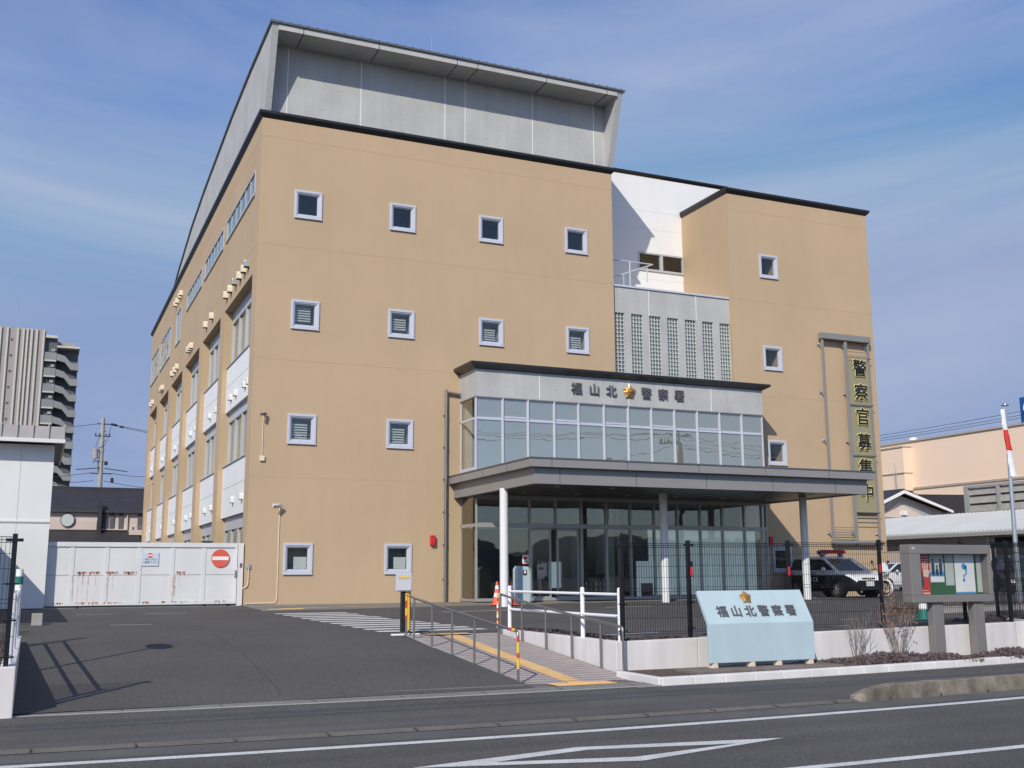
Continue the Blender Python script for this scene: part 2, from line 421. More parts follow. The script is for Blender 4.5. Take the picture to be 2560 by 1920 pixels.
def wall_holes(mb, axis, pos, u0, u1, z0, z1, holes, depth, inward, mi=0, mir=None):
    """a wall plane (axis 0: x=pos, u=y; axis 1: y=pos, u=x) with rectangular openings and their reveals"""
    mir = mi if mir is None else mir
    us = sorted(set([u0, u1] + [h[0] for h in holes] + [h[1] for h in holes])); zs = sorted(set([z0, z1] + [h[2] for h in holes] + [h[3] for h in holes]))
    P = (lambda u, z, d=0: (pos+inward*d, u, z)) if axis == 0 else (lambda u, z, d=0: (u, pos+inward*d, z))
    for a, b in zip(us, us[1:]):
        for c, d in zip(zs, zs[1:]):
            mu, mz = (a+b)/2, (c+d)/2
            if any(h[0] < mu < h[1] and h[2] < mz < h[3] for h in holes): continue
            mb.poly([P(a, c), P(b, c), P(b, d), P(a, d)], mi)
    for h in holes:
        a, b, c, d = h
        mb.poly([P(a, c), P(a, d), P(a, d, depth), P(a, c, depth)], mir); mb.poly([P(b, c), P(b, d), P(b, d, depth), P(b, c, depth)], mir)
        mb.poly([P(a, c), P(b, c), P(b, c, depth), P(a, c, depth)], mir); mb.poly([P(a, d), P(b, d), P(b, d, depth), P(a, d, depth)], mir)
def bow(x):                      # the street runs in a very gentle bend
    d = min(abs(x-.5), 13); e = max(0, abs(x-.5)-13)
    return .0062*d*d + .16*e
def strip(mb, x0, x1, ya, yb, za, zb, mi=0, n=None):
    n = n or max(2, int(abs(x1-x0)/1.0)); xs = [x0+(x1-x0)*i/n for i in range(n+1)]
    for a, b in zip(xs, xs[1:]):
        mb.poly([(a, ya+bow(a), za), (b, ya+bow(b), za), (b, yb+bow(b), zb), (a, yb+bow(a), zb)], mi)
def gz(x, y):                    # height of the yard: level at the building, falling to the street
    if y > -2: return 0.0
    rise = .018*max(0, min(x, 25)-3)
    lat = -.03+.009*min(x, 14) if x > 0 else -.03*max(0, 1+x/2)
    lat *= min(1, -y/3.3)*max(0, min(1, 1-(-y-3.3)/8.7))
    k = (-2-y)/10.5
    if x > 1.05 or y > -12.5:
        z = -.30*min(k, 1.0)
        return z + rise*min(k, 1.0)**2 + lat
    return -.31 - .49*(-12.5-y)/6.8

# ------------------------------------------------------------------ the setting
m = MB(); m.poly([(-900, -900, -1.0), (900, -900, -1.0), (900, 900, -1.0), (-900, 900, -1.0)])
struct('ground', m, M['ground'])
# hills across the valley (behind the camera, seen only in the windows) and far behind
m = MB(); rnd = random.Random(3)
for cy, hh in ((-420, 25),):
    for i in range(46):
        x = -520+i*24
        m.ball((x, cy+rnd.uniform(-40, 40), -8), 1, 10, 6, sc=(rnd.uniform(50, 80), 40, hh*rnd.uniform(.8, 1.1)))
struct('hills', m, M['hill'], smooth=True)
m = MB()
xs = [-60, -20, -12, -6.22, -4, -2, 0, 1.05, 3.16, 5, 8, 11, 14, 16, 19.4, 20, 25, 32, 42, 60]
ys = [60, 20, 0, -2, -3, -4.2, -5.5, -7, -8.5, -10, -11.3, -12.5, -12.6]
for a, b in zip(xs, xs[1:]):
    mid = (a+b)/2
    col = list(ys)
    if mid < 1.0 and mid > -6.2: col += [-14, -15.5, -17, -18, -19.1]
    elif mid > 3.16: col += [-14, -15.5, -17, -17.86]
    for c, d in zip(col, col[1:]):
        m.poly([(a, d, gz(mid if a in (1.05,) and False else a+1e-4, d)), (b, d, gz(b-1e-4, d)), (b, c, gz(b-1e-4, c)), (a, c, gz(a+1e-4, c))])
struct('driveway', m, M['asph'])
m = MB()
# pavement of the street and its strips
strip(m, -40, 60, -19.58, -22.3, -.802, -.815)
struct('sidewalk', m, M['asph2'])
m = MB(); strip(m, -6.15, 1.0, -18.80, -19.07, -.762, -.79); strip(m, -6.15, 3.0, -19.08, -19.42, -.79, -.80); strip(m, -6.3, 3.0, -19.43, -19.53, -.798, -.80)
for i in range(60): x = -5.5+i*.05; m.box(x, x+.022, -19.22+bow(x), -19.10+bow(x), -.80, -.787, 1)
for i in range(7): x = -4.9+i*1.25; m.box(x, x+.012, -19.42+bow(x), -19.09+bow(x), -.80, -.792, 2)
struct('gutter', m, [M['gutter'], M['fascia'], M['black']])
m = MB(); strip(m, -40, 3.02, -19.535, -19.585, -.792, -.80); strip(m, 2.5, 60, -19.66, -19.70, -.798, -.80)
struct('kerb_edge', m, M['gutl'])
m = MB(); strip(m, -40, 4.45, -22.29, -22.46, -.808, -.83)
for i in range(40):
    x = -23+i*1.0+.02; m.box(x, x+.014, -22.29+bow(x), -22.45+bow(x), -.83, -.806, 1)
struct('kerb', m, [M['kerbflat'], M['soil']])
m = MB()
# raised kerb with a rounded end, cast in lengths
for a, b in [(4.46, 4.62), (4.62, 4.85), (4.85, 5.18)] + [(5.19+i*.6, 5.78+i*.6) for i in range(60)]:
    h = lambda x: -.85 + (.07+.13*math.sin(min(1, (x-4.40)/.7)*math.pi/2) if x < 5.15 else .215)
    for x0, x1 in ((a, b),):
        f0, f1 = -22.42+bow(x0), -22.42+bow(x1); r0, r1 = -22.22+bow(x0), -22.22+bow(x1)
        if x0 < 4.5: f0 += .07
        P = [(x0, f0, -.86), (x1, f1, -.86), (x1, r1, -.86), (x0, r0, -.86), (x0, f0+.02, h(x0)), (x1, f1+.02, h(x1)), (x1, r1, h(x1)), (x0, r0, h(x0))]
        bb = len(m.v); m.v += P
        for q in ((0,3,2,1),(4,5,6,7),(0,1,5,4),(1,2,6,5),(2,3,7,6),(3,0,4,7)): m.f.append(tuple(bb+i for i in q)); m.m.append(0)
struct('kerb_raised', m, M['kerbhi'], bevel=.012)
m = MB(); strip(m, -60, 60, -22.46, -22.92, -.835, -.848)
struct('road_edge', m, M['edge'])
m = MB(); strip(m, -60, 60, -22.92, -40, -.85, -.85); struct('road', m, M['asph3'])
m = MB(); strip(m, -60, 60, -23.05, -23.215, -.846, -.846, n=120)
strip(m, -60, 60, -26.00, -26.145, -.846, -.846, n=120)
o = [(-2.75, -24.53), (-.82, -24.11), (1.5, -24.5), (-.62, -25.10)]; i_ = [(-1.95, -24.57), (-.79, -24.30), (.80, -24.61), (-.57, -24.88)]
for k in range(4):
    j = (k+1) % 4; m.poly([(*o[k], -.846), (*o[j], -.846), (*i_[j], -.846), (*i_[k], -.846)])
struct('road_marking', m, M['line'])
# pedestrian ramp with its paving, yellow tactile blocks, zebra crossing in the yard, footway round the building
m = MB()
def rz_(y): return -.305 - (.495)*(-12.6-y)/5.85 if y > -18.45 else -.80
for a, b in ((-12.6, -18.45), (-18.45, -19.55)):
    m.poly([(1.05, b, rz_(b)-.001), (3.16, b, rz_(b)-.001), (3.16, a, rz_(a)), (1.05, a, rz_(a))])
# the paver courses stand a touch above their joints
y = -12.75; k = 0
while y > -18.35:
    y2 = y-.17
    m.poly([(1.18, y2, rz_(y2)+.005), (3.12, y2, rz_(y2)+.005), (3.12, y, rz_(y)+.005), (1.18, y, rz_(y)+.005)], 1)
    y -= .2
m.poly([(1.02, -18.4, -.785), (1.17, -18.4, -.785), (1.17, -12.7, -.300), (1.02, -12.7, -.300)], 2)
struct('ramp', m, [M['tile_g'], M['tile_p'], M['gutl']])
m = MB()
m.poly([(1.86, -18.35, rz_(-18.35)+.01), (2.17, -18.35, rz_(-18.35)+.01), (2.17, -12.8, rz_(-12.8)+.01), (1.86, -12.8, rz_(-12.8)+.01)])
m.poly([(1.46, -19.05, -.786), (2.52, -19.05, -.786), (2.52, -18.62, -.786), (1.46, -18.62, -.786)])
m.poly([(1.86, -18.62, -.785), (2.17, -18.62, -.785), (2.17, -18.35, -.785), (1.86, -18.35, -.785)])
m.poly([(1.5, -12.95, -.303), (2.45, -12.95, -.303), (2.45, -12.66, -.294), (1.5, -12.66, -.294)])
for yy in range(9):
    for xx in range(18):
        m.tube((1.50+xx*.058, -19.02+yy*.046, -.79), (1.50+xx*.058, -19.02+yy*.046, -.781), .017, 6)
yq = -18.3
while yq < -12.9:
    for xx in range(4): m.box(1.90+xx*.07, 1.93+xx*.07, yq, yq+.2, rz_(yq)+.006, rz_(yq)+.016)
    yq += .3
# yellow guide line along the building footway
fzz = lambda x, y: .028+(-y/3.3)*(-.067+.009*min(max(x, 0), 14))
for a in range(0, 19):
    m.poly([(.6+a, -2.72, fzz(.6+a, -2.72)), (1.6+a, -2.72, fzz(1.6+a, -2.72)), (1.6+a, -2.52, fzz(1.6+a, -2.52)), (.6+a, -2.52, fzz(.6+a, -2.52))])
m.poly([(.15, -3.25, fzz(.15, -3.25)), (1.2, -3.25, fzz(1.2, -3.25)), (1.2, -2.73, fzz(1.2, -2.73)), (.15, -2.73, fzz(.15, -2.73))])
m.poly([(9.2, -2.5, fzz(9.2, -2.5)), (10.9, -2.5, fzz(10.9, -2.5)), (10.9, -1.95, fzz(10.9, -1.95)), (9.2, -1.95, fzz(9.2, -1.95))])
struct('tactile_paving', m, M['tact'])
m = MB(); ns = 11
for i in range(ns):
    y0 = -4.75-i*(7.15-.36)/(ns-1); y1 = y0-.36
    xl = -.02+i*.078; xr = 2.03+i*.122
    m.poly([(xl, y1, gz(1.2, y1)+.006), (xr, y1, gz(1.2, y1)+.006), (xr-.02, y0, gz(1.2, y0)+.006), (xl-.02, y0, gz(1.2, y0)+.006)])
struct('zebra_crossing', m, M['zebra'])
m = MB(); rnd = random.Random(9); pts = []
for (xa, ya), (xb, yb_) in zip([(-2.62, -11.2), (-2.55, -13.6), (-2.54, -14.9), (-2.64, -16.8), (-2.65, -17.9)], [(-2.55, -13.6), (-2.54, -14.9), (-2.64, -16.8), (-2.65, -17.9), (-2.76, -18.9)]):
    for k in range(8): u = k/8; pts.append((xa+(xb-xa)*u+rnd.uniform(-.02, .02), ya+(yb_-ya)*u))
for (xa, ya), (xb, yb_) in zip(pts, pts[1:]): m.poly([(xa-.006, ya, gz(xa, ya)+.003), (xa+.006, ya, gz(xa, ya)+.003), (xb+.006, yb_, gz(xb, yb_)+.003), (xb-.006, yb_, gz(xb, yb_)+.003)])
struct('asphalt_crack', m, M['blackp'])
m = MB(); fx = [-.1, 1.5, 3, 5, 7, 9, 11, 14, 17, 19.4]; fz = lambda x, y: .022+(-y/3.3)*(-.067+.009*min(max(x, 0), 14))*1.0 if y < 0 else .022
for a, b in zip(fx, fx[1:]):
    for (ya, yb_) in ((.3, 0), (0, -1.6), (-1.6, -3.3)): m.poly([(a, yb_, fz(a, yb_)), (b, yb_, fz(b, yb_)), (b, ya, fz(b, ya)), (a, ya, fz(a, ya))])
    m.poly([(a, -3.3, -.3), (b, -3.3, -.3), (b, -3.3, fz(b, -3.3)), (a, -3.3, fz(a, -3.3))])
m.poly([(19.4, -3.3, -.3), (19.4, .3, -.3), (19.4, .3, .02), (19.4, -3.3, fz(19.4, -3.3))])
struct('footway', m, M['gutter'])
m = MB()
for (x, y, w, d) in ((9.2, -16.2, .5, .08), (9.2, -14.2, .08, .9), (11.1, -14.3, .45, .07), (13.4, -15.4, .5, .07), (15.8, -13.0, .5, .07), (14.2, -15.9, .9, .06), (4.2, -15.3, 1.4, .08), (4.4, -5.9, 2.6, .09), (9.5, -5.9, 8, .09), (21, -5.9, 6, .09), (16.9, -12.2, .5, .07), (-4.4, -8.1, .9, .06), (-3.3, -4.1, 1.1, .06), (-5.0, -4.0, 1.0, .05)):
    m.poly([(x, y, gz(x, y)+.005), (x+w, y, gz(x+w, y)+.005), (x+w, y+d, gz(x+w, y+d)+.005), (x, y+d, gz(x, y+d)+.005)])
struct('parking_marking', m, M['line'])

# ------------------------------------------------------------------ police station
PS = thing('police_station', 'tan rendered four storey police station with grey concrete penthouse and glazed entrance', 'police station')
H = 16.1
holes_f = [(x-.41, x+.41, z-.42, z+.42) for z in (13.23, 9.42, 5.61, 1.45) for x in (1.63, 4.96, 8.31, 11.77) if not (z < 6 and x > 8)]
holes_t = [(x-.40, x+.40, z-.42, z+.42) for z in (13.23, 9.42, 5.61, 1.45) for x in (20.57,)]
bays = [(.80, 6.50), (7.50, 12.40), (13.40, 18.28), (19.36, 24.1), (25.26, 29.9), (31.22, 35.5)]
wins_s = [(.9, 6.8, 13.68, 14.55), (7.58, 12.7, 13.68, 14.55), (13.57, 18.72, 13.68, 14.55), (21.0, 22.93, 12.74, 14.52), (25.5, 30.6, 12.74, 14.52), (31.5, 36.0, 12.74, 14.52)]
mb = MB()
wall_holes(mb, 1, 0, 0, 13.34, -.4, H, holes_f + [(7.24, 13.339, .0, 3.5)], .16, 1)
wall_holes(mb, 0, 0, 0, 36.6, -.4, H, [(a, b, -.4, 10.86) for a, b in bays] + [w_ for w_ in wins_s], .36, 1)
wall_holes(mb, 1, 0, 18.67, 25.85, -.4, H, holes_t, .16, 1)
mb.poly([(13.34, 0, 4), (13.34, 3.37, 4), (13.34, 3.37, H), (13.34, 0, H)])
mb.poly([(18.67, 0, 4), (18.67, 3.37, 4), (18.67, 3.37, H), (18.67, 0, H)])
mb.poly([(25.85, 0, -.4), (25.85, 14, -.4), (25.85, 14, H), (25.85, 0, H)])
mb.poly([(0, 36.6, -.4), (25.85, 36.6, -.4), (25.85, 36.6, H), (0, 36.6, H)]); mb.poly([(25.85, 14, -.4), (25.85, 36.6, -.4), (25.85, 36.6, H), (25.85, 14, H)])
for z in (15.46, 11.72, 7.86, 4.02):
    mb.box(-.003, 13.34, -.003, 0.01, z, z+.014, 1) if z > 8 else mb.box(-.003, 7.1, -.003, .01, z, z+.014, 1)
    mb.box(18.67, 25.85, -.003, .01, z, z+.014, 1)
    if z > 11: mb.box(-.003, .01, 0, 36.6, z, z+.014, 1)
for a, b in [(6.5, 7.5), (12.4, 13.4), (18.28, 19.36), (24.1, 25.26), (29.9, 31.22)]:
    for z in (7.86, 4.02): mb.box(-.003, .01, a, b, z, z+.012, 1)
mb.build('wall', [M['tan'], M['tanjoint']], PS, fix=False)
mb = MB(); mb.poly([(0, 0, 15.9), (13.34, 0, 15.9), (13.34, 36.6, 15.9), (0, 36.6, 15.9)]); mb.poly([(18.67, 0, 15.9), (25.85, 0, 15.9), (25.85, 3.37, 15.9), (18.67, 3.37, 15.9)]); mb.poly([(13.34, 3.38, 15.9), (25.85, 3.38, 15.9), (25.85, 36.6, 15.9), (13.34, 36.6, 15.9)]); mb.build('roof', M['roof'], PS)
cop = lambda z, o, h, t=.3: [(.0, z), (o, z+h*.62), (o, z+h), (-t, z+h), (-t, z)]
mb = MB()
mb.sweep(cop(H, .13, .23), [(0, 36.6), (0, 0), (13.34, 0), (13.34, 3.3)])
mb.build('coping', M['black'], PS)
mb = MB(); mb.sweep(cop(H, .13, .23), [(18.67, 3.3), (18.67, 0), (25.85, 0), (25.85, 12)]); mb.build('coping', M['black'], PS)
# recessed white wall between block and tower
mb = MB(); wall_holes(mb, 1, 3.37, 13.34, 21.0, 4, 17.72, [(16.46, 18.69, 13.58, 14.34)], .1, 1, 0, 0)
mb.poly([(21, 3.37, 10), (21, 14, 10), (21, 14, 17.72), (21, 3.37, 17.72)]); mb.poly([(13.34, 3.37, 17.72), (21, 3.37, 17.72), (21, 14, 17.72), (13.34, 14, 17.72)])
mb.poly([(13.34, 3.37, 15.9), (13.34, 14, 15.9), (13.34, 14, 17.72), (13.34, 3.37, 17.72)])
for z in (16.2, 15.4, 13.19): mb.box(13.34, 18.67, 3.366, 3.37, z, z+.012, 2)
mb.build('recessed_wall', [M['white'], M['gjoint'], M['softj']], PS, fix=False)
mb = MB(); mb.sweep(cop(17.72, .1, .16), [(13.34, 14), (13.34, 3.37), (21, 3.37), (21, 14)]); mb.build('coping', M['black'], PS)
# concrete wall with slits of glass blocks
slits = [(13.44, 13.86), (14.16, 14.66), (14.96, 15.47), (15.76, 16.26), (16.57, 17.07), (17.37, 17.88), (18.18, 18.655)]
mb = MB(); wall_holes(mb, 1, .15, 13.34, 18.67, 4, 11.70, [(a, b, 7.3, 10.69) for a, b in slits], .13, 1)
for x in (14.95, 17.1): mb.box(x-.012, x+.012, .144, .16, 10.0 if x < 15 else 10.7, 11.68, 1)
mb.box(14.94, 14.955, .144, .16, 7.9, 10.7, 1)
mb.build('glass_block_wall', [M['conc'], M['wjoint']], PS, fix=False)
mb = MB(); mb.box(13.34, 18.67, .10, 3.37, 11.70, 11.78); mb.build('ledge', M['alu'], PS, bevel=.01)
for a, b in slits:
    mb = MB(); nx = 4 if b-a > .45 else 3
    for i in range(nx+1): x = a+(b-a)*i/nx; mb.box(max(a, x-.011), min(b, x+.011), .19, .29, 7.3, 10.69)
    nz = 22
    for i in range(nz+1): z = 7.3+(10.69-7.3)*i/nz; mb.box(a, b, .192, .29, z-.011, z+.011)
    o_ = mb.build('glass_block_panel', M['blockbar'], PS)
    mb = MB(); mb.box(a, b, .25, .28, 7.3, 10.69); q = mb.build('pane', glass('block_glass', (.3, .36, .36), .12, body=((.15, .19, .18), .85)) if a < 13.5 else bpy.data.materials['block_glass'], o_)
# penthouse with leaning frame
prof = [(-.86, 19.13), (3, 19.12), (7, 18.98), (11, 18.68), (14.5, 18.42), (18.6, 17.95), (23.8, 16.95), (26.5, 16.2)]
sidep = [(.06, 16.25)] + prof
mb = MB()
mb.prism(sidep, 0, .05, .27); mb.prism(sidep, 0, 13.20, 13.44)
roofp = prof + [(y, z-.2) for y, z in reversed(prof)]
mb.prism(roofp, 0, .27, 13.20)
mb.build('penthouse', M['conc'], PS)
mb = MB(); wall_holes(mb, 1, .25, .27, 13.2, 16.0, 18.95, [], .1, 1)
for x in (.84, 3.44, 6.60, 7.39, 10.12, 12.74): mb.box(x-.013, x+.013, .243, .25, 16.2, 18.93, 1)
mb.build('penthouse_wall', [M['conc'], M['wjoint']], PS, fix=False)
for x in (1.1, 3.75, 6.65, 7.45, 10.2, 12.75):
    mb = MB(); mb.box(x-.008, x+.008, -.868, .2, 18.91, 18.928, 0); mb.box(x-.008, x+.008, -.870, -.84, 18.9, 19.13, 0); mb.build('soffit_joint', M['black'], PS)
mb = MB(); rp = [(y, z+.005) for y, z in prof] + [(y, z+.075) for y, z in reversed(prof)]
rp[0] = (-.92, 19.135); rp[-1] = (-.92, 19.205)
mb.prism(rp, 0, -.02, 13.52)
for i in range(44):
    x = .0+i*.31; mb.box(x, x+.03, -.93, -.1, 19.2, 19.235)
mb.build('roof_edge', M['roof'], PS)
mb = MB(); mb.tube((6.68, 2, 19.0), (6.68, 2, 21.45), .009, 6); mb.build('antenna', M['galv'], PS)

# square windows
def sq_window(x, z, y=0, blind=False, item=None, wide=.94):
    h = wide/2; hz = .49
    mb = MB()
    for (o, i, y0, y1) in ((1.0, .84, -.045, .05), (.86, .76, -.02, .09), (.77, .68, .03, .12)):
        mb.box(x-h*o, x+h*o, y+y0, y+y1, z+hz*i, z+hz*o); mb.box(x-h*o, x+h*o, y+y0, y+y1, z-hz*o, z-hz*i)
        mb.box(x-h*o, x-h*i, y+y0, y+y1, z-hz*i, z+hz*i); mb.box(x+h*i, x+h*o, y+y0, y+y1, z-hz*i, z+hz*i)
    # proud rims
    mb.box(x-h*1.02, x+h*1.02, y-.06, y-.04, z-hz*1.03, z-hz*.98)
    w = mb.build('window', M['alu'], PS, bevel=.006)
    mb = MB(); mb.box(x-h*.70, x+h*.70, y+.085, y+.09, z-hz*.70, z+hz*.70); mb.build('pane', M['gl_dark'], w)
    mb = MB(); mb.box(x-h*.8, x+h*.8, y+.7, y+.72, z-hz*.8, z+hz*.8)
    mb.poly([(x-h*.8, y+.13, z-hz*.8), (x-h*.8, y+.7, z-hz*.8), (x-h*.8, y+.7, z+hz*.8), (x-h*.8, y+.13, z+hz*.8)])
    mb.poly([(x+h*.8, y+.13, z-hz*.8), (x+h*.8, y+.7, z-hz*.8), (x+h*.8, y+.7, z+hz*.8), (x+h*.8, y+.13, z+hz*.8)], 1)
    mb.poly([(x-h*.8, y+.13, z+hz*.8), (x+h*.8, y+.13, z+hz*.8), (x+h*.8, y+.7, z+hz*.8), (x-h*.8, y+.7, z+hz*.8)])
    mb.poly([(x-h*.8, y+.13, z-hz*.8), (x+h*.8, y+.13, z-hz*.8), (x+h*.8, y+.7, z-hz*.8), (x-h*.8, y+.7, z-hz*.8)])
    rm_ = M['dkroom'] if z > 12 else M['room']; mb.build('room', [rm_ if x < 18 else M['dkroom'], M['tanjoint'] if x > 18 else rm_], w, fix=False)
    if blind:
        mb = MB(); rb = random.Random(int(x*10+z*100)); n = rb.choice((5, 6, 7)); z_0 = z+hz*rb.uniform(.15, .5)
        for i in range(n):
            zz = z_0-i*.085
            if zz < z-hz*.66: break
            mb.box(x-h*.64, x+h*.46, y+.16, y+.165, zz, zz+.045)
        mb.build('blind', M['blind'], w)
    if item == 'paper':
        mb = MB(); mb.box(x-h*.22, x+h*.66, y+.15, y+.16, z-hz*.66, z+hz*.12); mb.build('notice', M['paper'], w)
    if item == 'box':
        mb = MB(); mb.box(x-h*.25, x+h*.15, y+.2, y+.3, z-hz*.6, z-hz*.25); mb.build('notice', M['paper'], w)
for zi, z in enumerate((13.23, 9.42, 5.61, 1.45)):
    for x in (1.63, 4.96, 8.31, 11.77):
        if z < 6 and x > 8: continue
        sq_window(x, z, blind=zi in (1, 2), item='paper' if zi == 3 else ('box' if (zi == 2 and x < 3) or (zi == 1 and 10 < x) else None))
    sq_window(20.57, z, wide=.90)
# window in the recessed wall
mb = MB(); x0, x1, z0, z1, y = 16.46, 18.69, 13.58, 14.34, 3.37
for a, b in ((x0, x0+.06), (x1-.06, x1), (17.52, 17.66)): mb.box(a, b, y-.03, y+.08, z0, z1)
mb.box(x0, x1, y-.032, y+.08, z1-.05, z1+.02); mb.box(x0, x1, y-.05, y+.08, z0-.04, z0+.05)
w = mb.build('window', M['aluside'], PS); mb = MB(); mb.box(x0, x1, y+.04, y+.05, z0, z1); mb.build('pane', M['gl_dark'], w)
mb = MB(); mb.box(x0-.1, x1+.1, y+.6, y+.62, z0-.1, z1+.1); mb.build('room', M['dkroom'], w)
# side windows
def side_window(y0, y1, z0, z1, x, nm, head=0, cover=(0, 1), proud=.0, flush=False):
    mb = MB(); f = .055; po = .012 if flush else .055
    mb.box(x-proud, x+.09, y0, y0+f, z0, z1); mb.box(x-proud, x+.09, y1-f, y1, z0, z1)
    mb.box(x-proud, x+.09, y0+f, y1-f, z1-head-f, z1); mb.box(x-proud-.03, x+.09, y0, y1, z0-.03, z0+f)
    for i in range(1, nm):
        yy = y0+(y1-y0)*i/nm; t = .05 if i != nm//2 or head == 0 else .085
        mb.box(x-(0 if flush else proud)+.004, x+.08, yy-t, yy+t, z0+f, z1-head-f)
    w = mb.build('window', M['aluside'], PS)
    mb = MB()
    for i in range(nm):
        a = y0+(y1-y0)*i/nm; b = y0+(y1-y0)*(i+1)/nm
        mb.box(x+po, x+po+.004, a+.03, b-.03, z0+f, z1-head-f)
    mb.build('pane', M['gl_side'], w)
    mb = MB(); mc = 0
    for i in range(nm):
        if i not in cover: continue
        a = y0+(y1-y0)*i/nm; b = y0+(y1-y0)*(i+1)/nm; k = 9
        for j in range(k):
            ya, yb = a+(b-a)*j/k, a+(b-a)*(j+1)/k
            mb.poly([(x+.14+.03*(j % 2), ya, z0), (x+.14+.03*((j+1) % 2), yb, z0), (x+.14+.03*((j+1) % 2), yb, z1-head), (x+.14+.03*(j % 2), ya, z1-head)])
    if cover: mb.build('curtain', M['curtain'], w)
    mb = MB(); mb.box(x+.5, x+.52, y0, y1, z0, z1); mb.build('room', M['dkroom'], w)
rnd = random.Random(11)
for i, (a, b) in enumerate(bays):
    side_window(a, b, 8.68, 10.86, .335, 4, .42, (1, 2, 3) if i % 2 == 0 else (0, 1, 2, 3), .02)
    side_window(a, b, 4.92, 6.92, .335, 4, .30, ((2, 3), (1, 2, 3), (1, 3), (2, 3), (1, 2, 3), (1, 2))[i], .02)
    side_window(a, b, -.1, 3.0, .335, 4, .40, ((1,), (1, 2), (2,), (1,), (), ())[i], .02)
for i, (a, b, c, d) in enumerate(wins_s):
    mb0 = 6 if i < 3 else (2 if i == 3 else 5)
    side_window(a, b, c, d, -.005, mb0, 0, () if i < 3 else (0, 1, 3), .02, True)
for i, (a, b) in enumerate(bays):
    for z0, z1 in ((6.93, 8.64), (3.0, 4.88)):
        mb = MB(); mb.box(.18, .5, a, b, z0, z1); mb.box(.177, .2, a, b, z0+(z1-z0)*.56, z0+(z1-z0)*.56+.018, 1)
        mb.box(.135, .5, a, b, z1, z1+.03, 1)
        mb.build('spandrel_panel', [M['white'], M['gjoint']], PS)
# vent hoods
def hood(mt):
    mb = MB(); r = .105
    pr = [(-r, -.13)] + [(-r*math.cos(t), .04+r*math.sin(t)) for t in [math.pi*k/8 for k in range(9)]] + [(r, -.13)]
    mb.prism(pr, 0, -.17, 0); mb.box(-.165, -.01, -r*.85, r*.85, -.150, -.125, 1); mb.tube((-.02, 0, -.13), (-.02, 0, -.23), .012, 5, mi=1)
    o = mb.build('vent_hood', [mt, M['blackp']], PS, off=(0, 0, 0), bevel=.012); return o
h1 = hood(M['cream']); h2 = hood(M['galv']); h3 = hood(M['hoodw']); h3.data.transform(Matrix.Diagonal((.72, .8, .8, 1)))
first = {id(h1): True, id(h2): True, id(h3): True}
def put(h, y, z, x=0):
    if first[id(h)]: h.location = (x, y, z); first[id(h)] = False
    else: dup_part(h, (x, y, z), PS)
for y in (2.17, 3.06, 5.01, 5.97, 9.57, 11.26, 15.8, 16.27, 16.79, 21.23, 22.24, 23.37, 27.87, 28.3, 28.7, 33.42, 34.49): put(h1, y, 11.39)
for y in (20.96, 21.54, 22.65, 23.4): put(h1, y, 15.16)
for y in (1.53, 4.01): put(h2, y, 11.42)
for i, (a, b) in enumerate(bays):
    for dy in ((.8, 1.5, 3.35, 4.4) if i == 0 else (1.0, 2.8)): put(h3, a+dy, 7.36, .18)
    for dy in ((1.3, 3.1) if i < 3 else (1.5,)): put(h3, a+dy, 3.54, .18)

# entrance hall: concrete band, mirror glazing, storefront
y0 = -1.45
mb = MB(); mb.box(7.13, 18.87, y0, .3, 6.82, 7.76)
for x in (9.51, 13.04, 16.55): mb.box(x-.012, x+.012, y0-.005, y0+.01, 6.84, 7.74, 1)
mb.box(7.125, 18.875, y0-.012, .2, 6.80, 6.835, 2)
mb.build('entrance_band', [M['conc'], M['wjoint'], M['framegrey']], PS)
mb = MB(); mb.sweep(cop(7.76, .24, .22, .6), [(7.13, 0), (7.13, y0), (18.87, y0), (18.87, 0)]); mb.build('coping', M['black'], PS)
mb = MB(); mb.poly([(7.0, -1.4, 7.9), (19, -1.4, 7.9), (19, .2, 7.9), (7, .2, 7.9)]); mb.build('roof', M['roof'], PS)
mul = [7.17, 8.14, 9.08, 10.08, 11.02, 12.03, 13.01, 13.97, 14.94, 15.92, 16.90, 17.89, 18.83]
mb = MB()
for i, x in enumerate(mul):
    t = .04 if 0 < i < 12 else .025
    mb.box(x-t, x+t, y0+.02, y0+.12, 4.2, 6.82)
    if 0 < i < 12: mb.box(x-t*.45, x+t*.45, y0-.02, y0+.02, 4.2, 6.82)
mb.box(7.17, 18.83, y0+.03, y0+.12, 6.05, 6.14); mb.box(7.17, 18.83, y0+.025, y0+.12, 6.77, 6.82)
mb.box(7.15, 7.20, y0+.12, 0, 6.05, 6.13); mb.box(7.15, 7.20, y0+.12, 0, 4.2, 4.46); mb.box(7.15, 7.20, -.06, 0, 4.46, 6.82); mb.box(18.80, 18.85, y0+.12, 0, 6.05, 6.13)
for i in range(1, 11, 2): x = mul[i]; mb.box(x+.06, mul[i+1]-.06, y0+.015, y0+.1, 6.14, 6.20); 
gz_ = mb.build('upper_glazing', M['alu'], PS, bevel=.005)
mb = MB()
for a, b in zip(mul, mul[1:]):
    mb.box(a+.03, b-.03, y0+.07, y0+.075, 4.2, 6.05); mb.box(a+.03, b-.03, y0+.07, y0+.075, 6.14, 6.77)
mb.build('pane', M['gl_up'], gz_)
for q in ((7.17, 7.175, 4.46, 6.05), (7.17, 7.175, 6.13, 6.8), (18.825, 18.83, 4.4, 6.8)): mb = MB(); mb.box(q[0], q[1], y0+.1, -.05, q[2], q[3]); mb.build('pane', M['gl_side'], gz_)
mb = MB(); mb.box(7.3, 18.7, -.1, -.05, 4.3, 6.8); mb.build('blind', M['blind'], gz_)
lm = [7.19, 9.12, 10.09, 11.07, 12.04, 13.0, 13.97, 14.93, 15.9, 16.86, 17.83, 18.62, 18.82]
